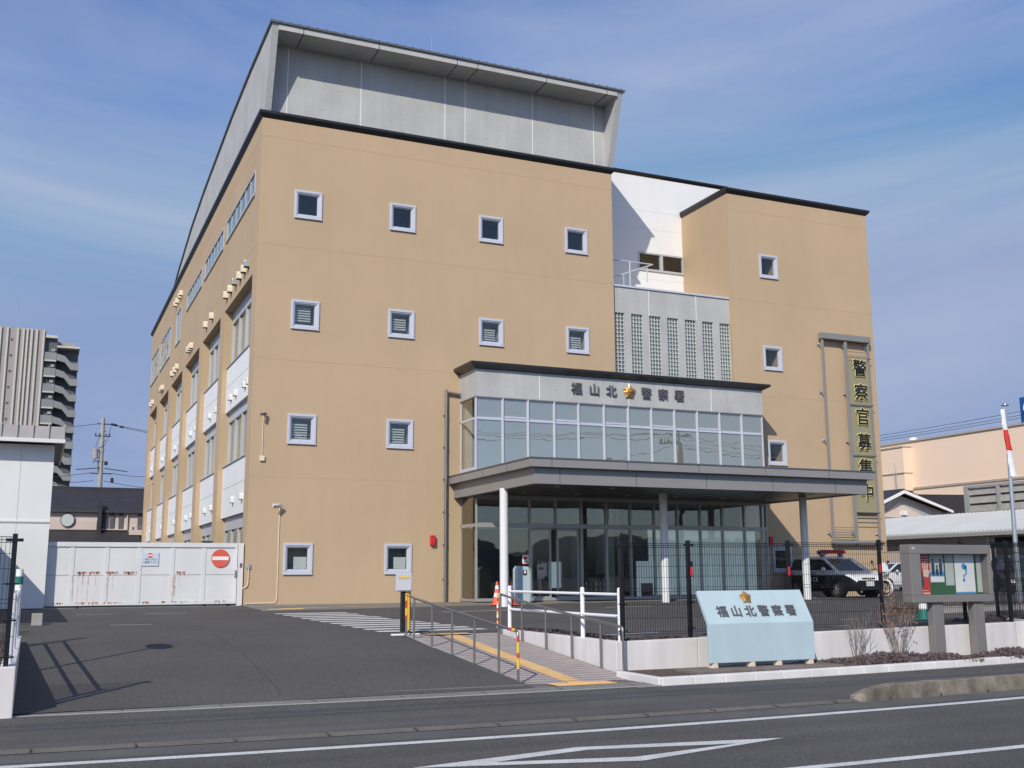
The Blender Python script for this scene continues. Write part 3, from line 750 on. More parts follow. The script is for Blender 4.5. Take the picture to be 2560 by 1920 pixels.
mb = MB(); zt = 3.52; zb = .055
for i, x in enumerate(lm):
    t = .035 if i != 0 else .02
    if i == 2: mb.box(x-t, x+t, y0, y0+.12, 2.6, zt)
    else: mb.box(x-t, x+t, y0, y0+.12, zb, zt)
mb.box(7.19, 18.82, y0+.003, y0+.12, 2.46, 2.61); mb.box(7.19, 18.82, y0+.003, y0+.12, zb, zb+.1); mb.box(7.17, 18.84, y0-.02, y0+.12, 3.40, zt)
mb.box(7.17, 7.21, y0+.12, 0, 2.48, 2.59); mb.box(7.17, 7.21, y0+.12, 0, zb, zb+.08); mb.box(7.17, 7.21, -.05, 0, zb, zt)
mb.box(10.0, 10.2, y0-.06, y0, 2.50, 2.53)
sf = mb.build('storefront', M['bronze'], PS, bevel=.004)
mb = MB()
for i, (a, b) in enumerate(zip(lm, lm[1:])):
    mb.box(a+.03, b-.03, y0+.06, y0+.066, 2.61, 3.40)
    if i not in (1, 2): mb.box(a+.03, b-.03, y0+.06, y0+.066, zb+.1, 2.46)
mb.box(7.188, 7.193, y0+.1, -.04, zb+.08, 2.48); mb.box(7.188, 7.193, y0+.1, -.04, 2.59, 3.45)
mb.build('pane', M['gl_low'], sf)
for a, b in ((9.17, 9.96), (10.18, 11.02)):
    mb = MB(); yy = y0+.14
    for p_ in ((a, a+.06, .07, 2.46), (b-.06, b, .07, 2.46)): mb.box(p_[0], p_[1], yy, yy+.05, p_[2], p_[3])
    mb.box(a, b, yy+.002, yy+.05, 2.38, 2.46); mb.box(a, b, yy+.002, yy+.05, .07, .2)
    d = mb.build('sliding_door', M['bronze'], PS); mb = MB(); mb.box(a+.05, b-.05, yy+.02, yy+.025, .2, 2.38); mb.build('pane', M['gl_low'], d)
# lobby inside
mb = MB(); mb.box(7.2, 18.8, y0+.2, 7.5, .0, .06); mb.build('lobby_floor', M['lobbyf'], PS)
mb = MB(); mb.box(7.2, 18.8, 7.4, 7.5, .06, 3.5); mb.box(7.2, 18.85, y0+.15, 7.5, 3.5, 3.62); mb.box(18.75, 18.8, .1, 7.5, .06, 3.5); mb.box(7.25, 7.3, .1, 7.5, .06, 3.5)
mb.box(11.8, 12.3, .8, 7.4, .06, 3.5); mb.box(12.9, 13.35, .4, 1.0, .06, 3.5); mb.build('lobby_wall', M['lobbyw'], PS)
mb = MB()
for x in (7.9, 9.15, 10.1, 11.05): mb.box(x-.025, x+.025, .5, .56, .06, 2.6)
mb.box(7.3, 11.8, .5, .56, 2.5, 2.6); mb.build('inner_glazing', M['bronze'], PS)
mb = MB()
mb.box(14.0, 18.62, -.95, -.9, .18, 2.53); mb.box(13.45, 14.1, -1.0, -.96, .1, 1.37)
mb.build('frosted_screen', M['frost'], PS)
mb = MB(); mb.box(13.6, 14.05, -1.08, -1.02, .06, .6); mb.build('dark_plinth', M['blackp'], PS)
# canopy
CN = MB(); CN.box(6.72, 19.33, -6.70, .02, 3.96, 4.20)
for x in (7.4, 9.9, 12.4, 14.9, 17.4): CN.box(x-.006, x+.006, -6.703, -6.69, 3.965, 4.195, 1)
for y in (-1.2, -3.1, -5.0): CN.box(6.716, 6.73, y-.006, y+.006, 3.965, 4.195, 1)
CN.box(6.70, 19.35, -6.72, .02, 4.195, 4.235, 2)
cn = CN.build('canopy', [M['fascia'], M['blackp'], M['roof']], PS)
mb = MB(); mb.box(6.92, 19.13, -6.5, -6.3, 3.49, 3.958); mb.box(6.92, 7.12, -6.3, -.02, 3.49, 3.958); mb.box(18.93, 19.13, -6.3, -.02, 3.49, 3.958)
for x in (7.75, 10.3, 12.8, 15.3, 17.8): mb.box(x-.006, x+.006, -6.503, -6.49, 3.5, 3.95, 1)
mb.build('fascia', [M['fascia'], M['blackp']], cn)
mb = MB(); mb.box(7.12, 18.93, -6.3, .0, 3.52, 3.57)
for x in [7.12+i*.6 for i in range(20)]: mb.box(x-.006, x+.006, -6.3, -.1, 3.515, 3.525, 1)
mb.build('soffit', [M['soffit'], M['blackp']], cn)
for x in (8.2, 10.1, 12, 13.9, 15.8, 17.7):
    for y in (-5.4, -3.0):
        mb = MB(); mb.tube((x, y, 3.50), (x, y, 3.53), .085, 14); mb.build('downlight', M['lamp'], cn)
for x in (6.97, 12.64, 18.30):
    mb = MB(); mb.tube((x, -4.2, gz(x, -4.2)-.05), (x, -4.2, 3.52), .13, 24, caps=False); mb.build('column', M['colw'], PS, smooth=True)
# rain pipe
mb = MB(); mb.tube((6.6, -.09, .05), (6.6, -.09, 7.22), .052, 12); mb.path([(6.6, -.09, 7.12), (7.1, -.09, 7.08), (7.15, -.09, 6.95)], .045, 10)
for z in (.75, 1.9, 3.0, 4.1, 5.2, 6.3): mb.tube((6.6, -.09, z), (6.6, -.09, z+.05), .062, 12); mb.box(6.52, 6.6, -.1, 0, z+.01, z+.04)
mb.build('downpipe', M['steel'], PS)
# name over the entrance, with the gold star
for ch, x in zip('福山北警察署', (10.93, 11.63, 12.31, 13.75, 14.45, 15.14)):
    text('lettering', ch, .44, M['letter'], front_mx(x, y0-.045, 7.30), PS, .025, .002)
def star_mesh(mb, mx, r, h):
    n = 30; ring = []; ring2 = []
    for i in range(n):
        t = 2*math.pi*i/n + math.pi/2
        k = (i % 6)/6; f = abs(k-.0) if k <= .5 else 1-k
        rr = r*(1-.30*(f*2)); rr *= 1 if i % 2 == 0 else .93
        z = h*(.45 if i % 2 == 0 else .12)
        ring.append(mx @ Vector((rr*math.cos(t), rr*math.sin(t), z*.35))); ring2.append(mx @ Vector((rr*.5*math.cos(t), rr*.5*math.sin(t), h*(.85 if i % 2 == 0 else .5))))
    c = mx @ Vector((0, 0, h*1.0)); back = mx @ Vector((0, 0, 0))
    for i in range(n):
        j = (i+1) % n
        mb.poly([ring[i], ring[j], ring2[j], ring2[i]]); mb.poly([ring2[i], ring2[j], c]); mb.poly([ring[j], ring[i], back])
    s_ = r*.1; mb.ball(mx @ Vector((0, 0, h)), s_, 8, 5)
    return mb
mb = star_mesh(MB(), front_mx(13.05, y0-.03, 7.335), .28, .12); mb.build('emblem', M['gold'], PS, fix=False)
# roof rail behind the concrete wall
mb = MB()
for (x, y) in ((14.65, 1.0), (13.5, 1.0)): mb.tube((x, y, 11.78), (x, y, 13.04), .028, 8)
mb.path([(13.36, 1.0, 13.04), (15.7, 1.0, 13.04), (13.45, 1.12, 12.16)], .026); mb.tube((15.45, 1.02, 12.93), (15.45, 1.02, 12.3), .02, 6); mb.tube((14.4, 1.06, 12.5), (14.4, 1.06, 11.78), .02, 6)
mb.build('roof_rail', M['railw'], PS)

# ------------------------------------------------------------------ things fixed on or standing by the station
# recruiting sign frame on the tower
t = thing('recruitment_sign', 'tall grey steel frame with vertical yellow edged black lettering on the tower wall', 'sign', (22.9, -.2, 2.08))
mb = MB()
for a, b in ((22.90, 22.99), (24.06, 24.20), (25.29, 25.37)): mb.box(a, b, -.24, -.16, 2.2, 10.4)
mb.box(22.86, 25.42, -.30, -.08, 10.40, 10.65); mb.box(22.88, 25.40, -.26, -.14, 2.07, 2.20)
mb.build('frame', M['framegrey'], t, bevel=.008)
mb = MB()
for z in (9.97, 9.80, 9.62, 3.30, 3.12, 2.94): mb = MB(); mb.tube((24.2, -.2, z), (25.3, -.2, z), .014, 6); mb.build('cross_wire', M['framegrey'], t)
for z in (2.72, 2.62, 2.52, 2.42): mb = MB(); mb.tube((22.95, -.2, z), (24.08, -.2, z), .014, 6); mb.build('cross_wire', M['framegrey'], t)
for z in (9.72, 3.34, 7.75, 5.66): mb = MB(); mb.tube((24.15, -.25, z), (25.42, -.25, z), .022, 6); mb.build('cross_wire', M['framegrey'], t)
mb = MB()
for z in (10.2, 8.2, 6.22, 4.3, 2.5):
    for x in (22.88, 24.08, 25.33): mb = MB(); mb.tube((x, -.2, z), (x, .0, z), .03, 8); mb.box(x-.06, x+.06, -.03, 0, z-.07, z+.07); mb.build('bracket', M['galv'], t)
mb = MB(); mb.box(24.24, 25.29, -.185, -.18, 3.36, 9.60); mb.build('backing_sheet', M['net'], t)
for ch, z in zip('警察官募集中', (9.24, 8.22, 7.20, 6.16, 5.12, 4.10)):
    bold_text('lettering', ch, .74, M['yellow'], 24.80, -.225, z, t, .040, .002)
    bold_text('lettering', ch, .74, M['blackp'], 24.80, -.240, z, t, .014, .002)
# cameras and alarm boxes on the front wall
t = thing('security_camera', 'grey security camera above the corner window with a long cream cable', 'camera', (.92, 0, 3.0))
mb = MB(); mb.box(.78, 1.08, -.02, 0, 3.06, 3.17); mb.build('bracket', M['paper'], t)
mb = MB(); mb.tube((.97, -.02, 3.12), (.95, -.16, 3.11), .02, 8); mb.tube((1.02, -.16, 3.12), (.80, -.25, 3.07), .045, 12); mb.build('camera_body', M['galv'], t)
mb = MB(); mb.tube((.80, -.25, 3.07), (.785, -.257, 3.066), .035, 12); mb.build('lens', M['blackp'], t)
mb = MB(); mb.path([(1.0, -.02, 3.06), (1.0, -.02, .22), (.95, -.02, .08), (.86, -.02, .075), (.03, -.02, .07)], .015, 6); mb.build('cable', M['cream'], t)
t = thing('security_camera', 'dark security camera high beside the second storey corner with a short cable', 'camera', (.37, 0, 6.0))
mb = MB(); mb.tube((.40, 0, 6.03), (.38, -.15, 6.03), .02, 8); mb.tube((.44, -.10, 6.04), (.26, -.26, 5.98), .045, 12); mb.build('camera_body', M['letter'], t)
mb = MB(); mb.tube((.38, -.02, 6.0), (.38, -.02, 4.66), .013, 6); mb.build('cable', M['cream'], t)
mb = MB(); mb.box(.31, .46, -.07, 0, 4.52, 4.68); mb.build('junction_box', M['cream'], t, bevel=.01)
def redbox(x, z, lab):
    t = thing('alarm_box', lab, 'alarm box', (x, -.13, z), group='red alarm boxes')
    mb = MB(); mb.box(x-.085, x+.085, -.13, 0, z-.16, z+.17); mb.build('case', M['tread'], t, bevel=.012)
    mb = MB(); mb.tube((x, -.131, z-.07), (x, -.15, z-.07), .04, 12); mb.build('lamp', M['tread'], t)
redbox(6.15, 2.06, 'small red alarm box on the tan wall beside the rain pipe')
redbox(20.0, 2.15, 'small red alarm box on the tower wall right of the entrance glazing')
t = thing('switch_box', 'small grey switch box with a curved cream conduit beside the gate post', 'switch box', (.09, 0, 1.2))
mb = MB(); mb.box(.03, .15, -.05, 0, 1.13, 1.27); mb.build('case', M['galv'], t, bevel=.01)
mb = MB(); mb.path([(.09, -.03, 1.13), (.09, -.03, .72), (.06, -.03, .60), (-.02, -.03, .55), (-.12, -.03, .53)], .017, 6); mb.build('conduit', M['cream'], t)
# sliding gate
t = thing('sliding_gate', 'white steel sliding gate with rust streaks and a red no entry disc', 'gate', (-3, .25, 0))
mb = MB(); mb.box(-6.3, -.24, .26, .34, .10, 1.88)
mb.box(-6.3, -.22, .235, .36, 1.80, 1.93); mb.box(-6.3, -.24, .245, .35, .07, .17)
for x in (-5.02, -4.06, -3.13, -2.17, -1.24): mb.box(x-.06, x+.06, .245, .26, .17, 1.80)
mb.box(-6.3, -.30, .254, .26, .955, .968, 1); mb.box(-6.3, -.30, .232, .24, 1.785, 1.80, 1)
mb.box(-.30, -.22, .238, .36, .07, 1.80)
mb.build('gate_panel', [M['gatew'], M['fascia']], t)
ru2 = bpy.data.materials.new('faint_rust'); ru2.use_nodes = True; b_ = ru2.node_tree.nodes['Principled BSDF']; b_.inputs['Base Color'].default_value = (.52, .27, .13, 1); b_.inputs['Roughness'].default_value = .9
nn = ru2.node_tree.nodes.new('ShaderNodeTexNoise'); nn.inputs['Scale'].default_value = 9; ca = ru2.node_tree.nodes.new('ShaderNodeMapRange'); ca.inputs[1].default_value = .35; ca.inputs[2].default_value = .75; ca.inputs[4].default_value = .65
tcn = ru2.node_tree.nodes.new('ShaderNodeTexCoord'); ru2.node_tree.links.new(tcn.outputs['Object'], nn.inputs['Vector']); ru2.node_tree.links.new(nn.outputs[0], ca.inputs[0]); ru2.node_tree.links.new(ca.outputs[0], b_.inputs['Alpha'])
rnd = random.Random(5)
def rusty(x0, x1, zt, n, lmin, lmax, wmax=.03):
    for i in range(n):
        x = rnd.uniform(x0, x1); w = rnd.uniform(.006, wmax); ln = rnd.uniform(lmin, lmax)*rnd.random()**1.5+.02
        mb.poly([(x-w, .2415, zt), (x+w, .2415, zt), (x+w*.6, .2415, zt-ln), (x-w*.2, .2415, zt-ln*1.05)])
for a, b in ((-4.85, -4.60), (-4.55, -4.25), (-4.06, -3.75), (-3.55, -3.2), (-2.1, -1.8)): mb = MB(); rusty(a, b, 1.06, 13, .06, .12, .02); mb.build('rust_stain', [M['rust'], ru2], t, fix=False)
for a, b in ((-5.45, -5.2), (-4.9, -4.6), (-4.1, -3.45), (-2.45, -2.3), (-2.15, -1.35), (-.9, -.5), (-4.5, -4.2), (-3.1, -2.8)): mb = MB(); rusty(a, b, .17, 14, .04, .09, .02); mb.build('rust_stain', [M['rust'], ru2], t, fix=False)
for x, l_, w in ((-4.7, .45, .02), (-4.35, .3, .014), (-3.86, .4, .012), (-1.95, .35, .012), (-4.98, .6, .012), (-4.83, .75, .016), (-4.55, .8, .02), (-4.03, .5, .014), (-3.99, .7, .01), (-2.08, .62, .035), (-2.13, .8, .014)):
    mb = MB(); mb.poly([(x-w, .2418, .955), (x+w, .2418, .955), (x+w*.4, .2418, .955-l_), (x-w*.4, .2418, .955-l_)], 1); mb.build('rust_stain', [M['rust'], ru2], t, fix=False)
mb = MB(); mb.disc((-.74, .232, 1.46), (0, -1, 0), .275, 40, th=.008); sg = mb.build('no_entry_disc', M['signred'], t)
mb = MB(); mb.box(-.985, -.495, .218, .224, 1.405, 1.515); mb.build('white_bar', M['signwh'], sg)
mb = MB(); mb.box(-.30, -.26, .2, .24, .88, 1.10); mb.tube((-.28, .19, .9), (-.28, .19, 1.1), .018, 8); mb.build('handle', M['galv'], t)
mb = MB()
for x in (-5.8, -4.8, -1.15, -.45): mb.tube((x, .27, .05), (x, .33, .05), .055, 14)
mb.build('roller', M['blackp'], t)
mb = MB(); mb.path([(-1.32, .3, 1.93), (-1.32, .3, 1.985), (-1.0, .3, 1.985), (-1.0, .3, 1.93)], .014, 6); mb.box(-1.28, -1.03, .28, .32, 1.93, 1.965); mb.build('bracket', M['blackp'], t)
mb = MB(); mb.box(-6.4, .0, .28, .32, .0, .012); tag(mb.build('gate_rail', M['galv'], off=(-3, .3, 0)), 'steel floor rail lying under the white sliding gate', 'rail')
t = thing('gate_post', 'white gate post between the sliding gate and the tan wall', 'post', (-.1, .25, 0))
mb = MB(); mb.box(-.20, -.04, .17, .36, 0, 1.93); mb.build('post', M['gatew'], t, bevel=.006)
mb = MB(); mb.box(-.15, -.08, .155, .17, 1.18, 1.31); mb.build('lock', M['letter'], t)
t = thing('notice_plate', 'pale blue notice plate with a small no entry mark on the white gate', 'notice', (-2.83, .24, 1.43))
mb = MB(); mb.box(-3.08, -2.58, .232, .242, 1.23, 1.63); mb.build('plate', M['paleblue'], t)
mb = MB(); mb.disc((-2.83, .231, 1.545), (0, -1, 0), .075, 24, th=.004); s_ = mb.build('no_entry_mark', M['signred'], t)
mb = MB(); mb.box(-2.895, -2.765, .222, .226, 1.527, 1.563); mb.build('white_bar', M['signwh'], s_)
text('lettering', '一般の方は', .082, M['letter'], front_mx(-2.84, .230, 1.42), t, .001, 0)
text('lettering', 'ご遠慮下さい', .082, M['letter'], front_mx(-2.83, .230, 1.33), t, .001, 0)
# pedestal, cones and heart sign at the entrance
t = thing('intercom_pedestal', 'pale blue green pedestal with a black panel before the glass entrance', 'pedestal', (8.1, -2.95, .0))
mb = MB(); mb.prism([(7.87, .0), (8.33, .0), (8.33, .9), (8.27, 1.16), (7.95, 1.19), (7.87, 1.08)], 1, -3.15, -2.8); mb.build('case', M['aqua'], t, bevel=.02)
mb = MB(); mb.box(8.07, 8.20, -3.165, -3.15, .90, 1.06); mb.box(8.10, 8.17, -3.172, -3.16, .95, 1.04, 1); mb.build('panel', [M['blackp'], M['paper']], t, bevel=.004)
t = thing('defibrillator_sign', 'white sign with a red heart on the entrance glass', 'sign', (8.92, -1.46, 1.4))
mb = MB(); mb.box(8.81, 9.04, -1.475, -1.468, 1.26, 1.56); mb.box(8.81, 9.04, -1.478, -1.47, 1.255, 1.285, 1); mb.build('plate', [M['posterw'], M['red']], t)
mb = MB(); hp = [(.0, -.07)] + [(.07*(math.sin(a)**3), .0044*(13*math.cos(a)-5*math.cos(2*a)-2*math.cos(3*a)-math.cos(4*a))) for a in [2*math.pi*i/24 for i in range(24)]][0:0]
hp = [(8.925+.075*(math.sin(a)**3), 1.455+.0046*(13*math.cos(a)-5*math.cos(2*a)-2*math.cos(3*a)-math.cos(4*a))) for a in [2*math.pi*i/28 for i in range(28)]]
mb.prism(hp, 1, -1.482, -1.476); mb.build('heart', M['red'], t)
text('lettering', 'AED', .075, M['navy'], front_mx(8.925, -1.479, 1.335), t, .001, .003)
def cone_at(x, y, z, lab, body=None, sc=1.0, grp='red and white traffic cones'):
    t = thing('traffic_cone', lab, 'traffic cone', (x, y, z), group=grp)
    body = body or M['coneo']
    mb = MB(); mb.box(x-.19*sc, x+.19*sc, y-.19*sc, y+.19*sc, z+.004, z+.035); mb.build('base', body, t, bevel=.012)
    mb = MB(); hs = [0, .22, .34, .46, .56, .66]; rr = lambda h: (.145-.112*h/.66)*sc
    for i in range(5): mb.lathe([(rr(hs[i]), .03+hs[i]), (rr(hs[i+1]), .03+hs[i+1])], (x, y, z), 20, mi=1 if i in (1, 3) else 0)
    mb.lathe([(rr(.66), .69), (.02*sc, .71), (.0, .712)], (x, y, z), 20)
    mb.build('cone', [body, M['conew']], t, smooth=True); return t
cone_at(6.93, -3.75, .0, 'red and white traffic cone left of the first white canopy column')
cone_at(7.40, -3.75, .0, 'red and white traffic cone right of the first white canopy column')
# chairs and leaflet stand in the lobby
def chair(x, y, lab):
    t = thing('chair', lab, 'chair', (x, y, .06), group='dark chairs inside the lobby')
    mb = MB(); mb.box(x-.2, x+.2, y-.2, y+.2, .46, .52); mb.build('seat', M['blackp'], t, bevel=.02)
    mb = MB(); mb.box(x-.2, x+.2, y+.17, y+.22, .6, .92); mb.build('backrest', M['blackp'], t, bevel=.02)
    for dx in (-.19, .19):
        mb = MB(); mb.path([(x+dx, y-.18, .06), (x+dx, y-.18, .66), (x+dx, y+.2, .7), (x+dx, y+.2, .06)], .014, 6); mb.build('leg', M['steelb'], t)
chair(11.75, -.6, 'dark metal legged chair inside the lobby left of its twin'); chair(12.3, -.6, 'dark metal legged chair inside the lobby near the dark column')
t = thing('leaflet_stand', 'pale notice stand behind the sliding glass doors', 'stand', (10.4, .0, .06))
mb = MB(); mb.box(10.5, 10.95, -.02, .02, .45, 1.35); mb.build('board', M['frost'], t)  # shares the added glow of the lobby screens
mb = MB(); mb.box(10.18, 10.40, -.04, -.01, .85, 1.32); mb.build('notice', M['paper'], t)
mb = MB(); mb.path([(10.1, 0, .06), (10.1, 0, 1.38), (11.0, 0, 1.38), (11.0, 0, .06)], .015, 6); mb.tube((10.1, 0, .45), (11, 0, .45), .012, 6); mb.build('frame', M['steelb'], t)
t = thing('sanitiser_stand', 'white dispenser on a thin pole inside the left glass door', 'stand', (9.75, -.9, .06))
mb = MB(); mb.tube((9.75, -.9, .07), (9.75, -.9, .9), .016, 8); mb.tube((9.75, -.9, .06), (9.75, -.9, .08), .13, 16); mb.build('pole', M['steelb'], t)
mb = MB(); mb.box(9.63, 9.86, -.95, -.88, .78, 1.25); mb.box(9.66, 9.83, -.955, -.95, 1.08, 1.16, 1); mb.build('dispenser', [M['paper'], M['red']], t)

t = thing('sign_stand', 'yellow and black stand with a pale grey panel at the ramp top', 'sign stand', (1.12, -12.55, -.32))
mb = MB(); mb.box(1.02, 1.13, -12.60, -12.48, -.25, .60); mb.box(1.13, 1.195, -12.59, -12.49, -.22, .56, 1); mb.box(1.195, 1.21, -12.60, -12.48, -.25, .60); mb.build('post', [M['blackp'], M['tapey']], t, bevel=.004)
mb = MB(); mb.box(.87, 1.225, -12.66, -12.60, .575, .945); mb.build('panel', M['paleblue'] if False else M['sheetg'], t, bevel=.02)
mb = MB(); mb.box(.92, 1.165, -12.667, -12.658, .845, .89); mb.build('yellow_label', M['tapey'], t, bevel=.01)
mb = MB(); mb.box(.90, 1.195, -12.672, -12.668, .60, .80); mb.build('document_pocket', M['posterw'] if False else M['sheetl'], t)
mb = MB(); mb.box(.80, 1.42, -12.62, -12.54, -.335, -.285); mb.build('foot_bar', M['conew'], t, bevel=.015)
mb = MB(); mb.box(1.06, 1.15, -12.85, -12.30, -.345, -.295); mb.build('foot_bar', M['steel'], t, bevel=.015)

# ------------------------------------------------------------------ rails, fences and walls along the street
def handrail(x, pts, lab, taped):
    """pts: (y, z ground, z rail)"""
    t = thing('handrail', lab, 'handrail', (x, pts[0][0], pts[0][1]), group='stainless ramp handrails')
    for k, (y, zg, zr) in enumerate(pts):
        mb = MB(); mb.tube((x, y, zg-.02), (x, y, zr-(.05 if k == len(pts)-1 else .0)), .021, 12); mb.build('post', M['steel'], t, smooth=False)
    rail = [(x, y, zr) for y, zg, zr in pts]
    e = rail[-1]; rail[-1] = (x, e[1]+.06, e[2]+.0); rail.append((x, e[1]+.015, e[2]-.015)); rail.append((x, e[1], e[2]-.07))
    mb = MB(); mb.path(rail, .024, 12); mb.build('rail', M['steel'], t)
    def tape(p0, p1, n, cols, r):
        mb = MB(); p0 = Vector(p0); p1 = Vector(p1)
        for i in range(n): mb.tube(p0.lerp(p1, i/n), p0.lerp(p1, (i+1)/n), r, 12, mi=cols[i % len(cols)], caps=False)
        mb.build('warning_tape', [M['tapey'], M['taper'], M['conew']], t)
    if taped == 'both':
        y, zg, zr = pts[-1]; tape((x, y, zr-.08), (x, y, zr-.58), 6, (1, 0, 1, 0, 1, 0)[:2] and (1, 0, 0, 1, 0, 0), .0235)
        a = Vector((x, pts[-1][0], pts[-1][2])); b = Vector((x, pts[-2][0], pts[-2][2])); tape(a.lerp(b, .10), a.lerp(b, .42), 4, (0, 0, 1, 1), .0265)
        y, zg, zr = pts[0]; tape((x, y, zr+.02), (x, y, zr-.5), 7, (0, 0, 1, 1, 0, 0, 1), .0235); a = Vector((x, y, zr)); b = Vector((x, pts[1][0], pts[1][2])); tape(a, a.lerp(b, .4), 3, (0, 1, 0), .0265)
    else:
        y, zg, zr = pts[0]
        mb = MB(); 
        for i in range(9): mb.tube((x-.06, y+.02, zr-.08-.068*i), (x-.06, y+.02, zr-.08-.068*(i+1)), .020, 10, mi=(1, 0, 2)[i % 3])
        mb.tube((x-.06, y+.02, zr+.03), (x-.06, y+.02, zr-.08), .022, 10); mb.build('warning_tape', [M['tapey'], M['taper'], M['conew']], t)
handrail(1.05, [(-12.80, -.30, .52), (-13.31, -.37, .45), (-14.39, -.46, .355), (-15.49, -.555, .26), (-16.59, -.65, .17), (-17.67, -.745, .08), (-18.45, -.80, .02)], 'left stainless ramp handrail with striped tape on both end posts', 'both')
handrail(3.10, [(-12.96, -.33, .50), (-14.06, -.43, .38), (-15.18, -.52, .275), (-16.28, -.62, .175), (-17.40, -.715, .09), (-18.19, -.80, .03)], 'right stainless ramp handrail in front of the white retaining wall', 'one')
def pipe_rail(x, ys, zb, zt, rails, lab):
    t = thing('pipe_railing', lab, 'railing', (x, ys[0], zb), group='white pipe railings')
    for y in ys:
        mb = MB(); mb.tube((x, y, zb), (x, y, zt), .040, 16); mb.lathe([(.040, 0), (.036, .015), (.02, .026), (0, .03)], (x, y, zt), 16)
        p_ = mb.build('post', M['whitep'], t, smooth=False)
    for z in rails:
        mb = MB(); mb.tube((x, ys[0], z), (x, ys[-1], z), .027, 12); mb.build('rail', M['whitep'], t)
    mb = MB()
    for y in ys:
        for z in rails:
            for d in (-.07, -.045, .045, .07):
                if ys[-1]-.02 <= y+d <= ys[0]+.02: mb.tube((x-.03, y+d, z), (x-.024-.01, y+d, z), .007, 6)
            mb.tube((x, y-.05 if y != ys[-1] else y, z), (x, y+.05 if y != ys[0] else y, z), .0315, 12, mi=1)
    mb.build('clamp', [M['letter'], M['whitep']], t)
pipe_rail(3.26, (-13.08, -16.43, -17.82), -.25, .65, (.56, .19), 'white two bar pipe railing on the retaining wall beside the ramp')
# retaining wall
wt = lambda x: -.222+.014*(x-3.2)
t = thing('retaining_wall', 'low white painted retaining wall running along the ramp and the planting bed', 'wall', (3.2, -18, -.85))
mb = MB()
for a, b in ((3.16, 4.695), (4.705, 7.0), (7.01, 9.5), (9.51, 12.38)):
    bb = len(mb.v)
    mb.v += [(a, -18.02, -.9), (b, -18.02, -.9), (b, -17.86, -.9), (a, -17.86, -.9), (a, -18.02, wt(a)), (b, -18.02, wt(b)), (b, -17.86, wt(b)), (a, -17.86, wt(a))]
    for q in ((0,3,2,1),(4,5,6,7),(0,1,5,4),(1,2,6,5),(2,3,7,6),(3,0,4,7)): mb.f.append(tuple(bb+i for i in q)); mb.m.append(0)
for (xa, ya), (xb, yb_) in (((12.385, -18.02), (13.3, -18.33)), ((13.3, -18.33), (13.6, -16.6)), ((13.6, -16.6), (22, -16.2))):
    d = Vector((xb-xa, yb_-ya, 0)).normalized(); nrm = Vector((-d.y, d.x, 0))*.16; bb = len(mb.v)
    A, B_ = Vector((xa, ya, 0)), Vector((xb, yb_, 0))
    for z in (-.9, -.08):
        for p_ in (A, B_, B_+nrm, A+nrm): mb.v.append((p_.x, p_.y, z))
    for q in ((0,3,2,1),(4,5,6,7),(0,1,5,4),(1,2,6,5),(2,3,7,6),(3,0,4,7)): mb.f.append(tuple(bb+i for i in q)); mb.m.append(0)
mb.build('street_face', M['planter'], t, bevel=.012)
mb = MB(); mb.box(3.16, 3.36, -17.85, -12.72, -.9, -.232); mb.build('ramp_face', M['planter'], t, bevel=.012)
m = MB(); m.box(3.36, 3.8, -17.84, -12.8, -.5, -.255); m.box(3.36, 12.3, -17.85, -17.35, -.6, -.262)
m.box(12.3, 22, -17.0, -16.0, -.6, -.10); m.box(14.2, 24, -13.6, -12.3, -.3, .03)
struct('planting_soil', m, M['soil'])
m = MB(); m.box(3.8, 3.9, -17.3, -12.8, -.5, -.235); m.box(3.9, 12.3, -17.36, -17.26, -.5, -.22); m.box(14.1, 24, -13.72, -13.6, -.3, .08)
struct('yard_kerb', m, M['gutl'])
# black mesh fence
def fence_panel(parent, a, b, z0, z1, vs=.05):
    a = Vector(a); b = Vector(b); Ln = (b-a).length; d = (b-a)/Ln; n = max(3, int(Ln/vs)); nrm = Vector((-d.y, d.x, 0))
    mb = MB(); r = .0036
    def bar(p, q, r, nn=4): mb.tube(p, q, r, nn, caps=False)
    for i in range(n+1):
        p = a+d*(Ln*i/n); zt = z1
        bar((p.x, p.y, z0), (p.x, p.y, zt-.07), r); q = p-nrm*.03
        bar((p.x, p.y, zt-.07), (q.x, q.y, zt-.035), r); bar((q.x, q.y, zt-.035), (p.x, p.y, zt), r)
    zs = [z0+.01, z0+.05, z0+.28, z0+.51, z0+.74, z0+.79, z0+.98, z0+1.17, z0+1.36] if z1-z0 > 1.3 else [z0+.05, z0+.3]
    for z in zs: bar((a.x, a.y, z), (b.x, b.y, z), .0045)
    for z, o in ((z1, 0), (z1-.035, -.03), (z1-.07, 0)):
        p = a+nrm*o; q = b+nrm*o; bar((p.x, p.y, z), (q.x, q.y, z), .005, 5)
    return mb.build('mesh_panel', M['fence'], parent)
